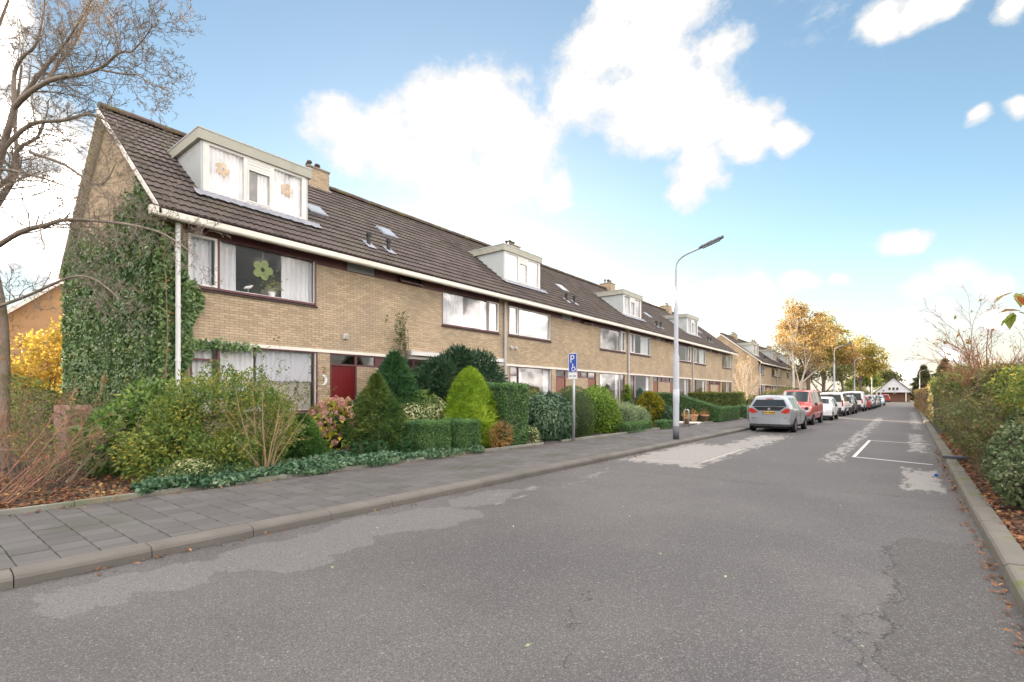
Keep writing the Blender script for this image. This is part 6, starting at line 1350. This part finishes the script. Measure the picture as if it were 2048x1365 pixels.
        if bumper == 'dkplastic' or shape == 'bus':
            q = MB().tube([surf(sh, y, 3.0, sd, .01) for y in np.linspace(yr+.4, yf-.5, 10)], .025, 5); q.build('side_moulding', 'dkplastic' if shape != 'bus' else paint, o, local=True)
    # wheels with arches
    for ya in sh['axle']:
        for sd in (1, -1):
            w_ = section(sh, ya)[3]; r_ = sh['wr']; arch = MB()
            A = np.linspace(-.12, math.pi+.12, 12); z0 = r_
            for a, b in zip(A, A[1:]):
                arch.quad(*[(sd*(w_+.004), ya+q_*math.cos(t), max(.14, z0+q_*math.sin(t))) for q_, t in ((r_*.9, a), (r_*1.17, a), (r_*1.17, b), (r_*.9, b))])
            arch.poly([(sd*(w_+.003), ya+r_*1.12*math.cos(t), max(.16, z0+r_*1.12*math.sin(t))) for t in A]); arch.build('wheel_arch', 'dkplastic', o, local=True)
            x0 = w_-.17; pr = [(r_*.60, x0), (r_*.94, x0), (r_, x0+.03), (r_, x0+.16), (r_*.95, x0+.19), (r_*.66, x0+.192), (r_*.6, x0+.17)]
            wh = MB().lathe([(a, sd*b) for a, b in pr], (0, ya, r_), 22, 0).build('wheel', 'tyre', o, True, local=True)
            q = MB().lathe([(r_*.66, sd*(x0+.185)), (r_*.6, sd*(x0+.175)), (.06, sd*(x0+.185)), (.0, sd*(x0+.19))], (0, ya, r_), 22, 0)
            link('rim', q.mesh('rim'), 'rim', wh, False)
            q = MB()
            for i in range(5):
                a = 2*math.pi*i/5; c, s = math.cos(a), math.sin(a); c2, s2 = math.cos(a+.45), math.sin(a+.45); xx = sd*(x0+.19)
                q.poly([(xx, ya+r_*.2*c, r_+r_*.2*s), (xx, ya+r_*.56*c, r_+r_*.56*s), (xx, ya+r_*.56*c2, r_+r_*.56*s2), (xx, ya+r_*.2*c2, r_+r_*.2*s2)])
            link('rim_opening', q.mesh('spokes'), 'dkplastic', wh)
    MB().box(-W2*.78, W2*.78, yr+.3, yf-.3, .16, .30).build('underbody', 'dkplastic', o, local=True)
    # plates
    for (yy_, sg) in ((yr, -1), (yf, 1)):
        zp = (zl-.15 if shape in ('mpv', 'small') else zl-.28) if sg < 0 else section(sh, yf)[0]+.12; yp = yy_+sg*(.016 if sg < 0 else .075)
        pl = MB().box(-.26, .26, yp-.006, yp+.006, zp-.055, zp+.055).build('number_plate', 'plate', o, local=True); ypl = yp+sg*.008
        q = MB().box(-.26, -.215, ypl-.002, ypl+.002, zp-.053, zp+.053); link('plate_band', q.mesh('pb'), 'plateblue', pl)
        q = MB()
        for a0 in (-.18, -.11, -.01, .06, .13, .20): q.box(a0, a0+.045, ypl-.002, ypl+.002, zp-.03, zp+.03)
        link('plate_marks', q.mesh('pm'), 'dkplastic', pl)
    return o
silver = paintmat('silver_paint', (.40, .42, .46), .5); red = paintmat('red_paint', (.42, .055, .05), .15); white = paintmat('white_car_paint', (.80, .80, .82), 0); dark = paintmat('dark_brown_paint', (.075, .06, .055), .4); grey = paintmat('grey_paint', (.25, .25, .27), .5); lblue = paintmat('pale_blue_paint', (.42, .55, .72), .3)
M['skirtgrey'] = mat('grey_bumper', (.20, .21, .225), .55)
c1 = car('mpv', silver, (-4.42, 26.2), 'away', 'silver-grey hatchback parked nearest, seen from behind')
q = MB().prism([(-.64, 1.13), (-.42, .96), (.42, .96), (.64, 1.13)], 1, -2.116, -2.106); q.build('tailgate_panel', 'cglass', c1, local=True)
MB().prism([(-.34, .78), (.34, .78), (.42, .955), (-.42, .955)], 1, -2.112, -2.102).build('plate_recess', silver, c1, local=True)
MB().lathe([(0, 0), (.055, 0), (.05, .012), (0, .014)], (0, -2.132, 1.03), 18, 1).build('badge', 'chrome', c1, local=True)
MB().box(-.72, .72, -2.125, -2.10, .625, .645).build('tailgate_chrome', 'chrome', c1, local=True)
MB().tube([(0, -2.1, .30), (0, -2.24, .30), (0, -2.25, .38)], [.02, .02, .025], 8).build('tow_bar', 'dkplastic', c1, local=True)
MB().tube([(0, -1.55, 1.62), (0, -1.68, 1.80)], .006, 5).build('aerial', 'dkplastic', c1, local=True)
c2 = car('bus', red, (-4.48, 32.9), 'toward', 'red people carrier facing the camera behind the silver car', bumper='skirtgrey', name='parked_van', cat='van')
car('small', white, (-4.08, 39.0), 'toward', 'small white hatchback facing the camera behind the red van')
car('van', white, (-4.0, 46.8), 'away', 'white delivery van seen from behind, after the small white car', bumper='dkplastic', name='parked_van', cat='van')
car('mpv', dark, (-3.75, 52.0), 'toward', 'dark brown car between the two white vans')
car('bigvan', white, (-3.45, 60.4), 'away', 'large white panel van with a rear window, beyond the brown car', bumper='dkplastic', name='parked_van', cat='van', sidewin=False)
car('small', red, (-3.1, 66.2), 'away', 'red car just past the large white van'); car('mpv', grey, (-2.95, 71.4), 'toward', 'grey car in the far part of the row'); car('small', white, (-2.8, 76.5), 'away', 'small white car far down the row')
car('mpv', dark, (-2.7, 82), 'toward', 'dark car far down the row before the pale blue one'); car('small', lblue, (-2.35, 93.5), 'toward', 'pale blue car at the far end of the parked row')
car('mpv', red, (-2.1, 131), 'away', 'red car standing before the white house')
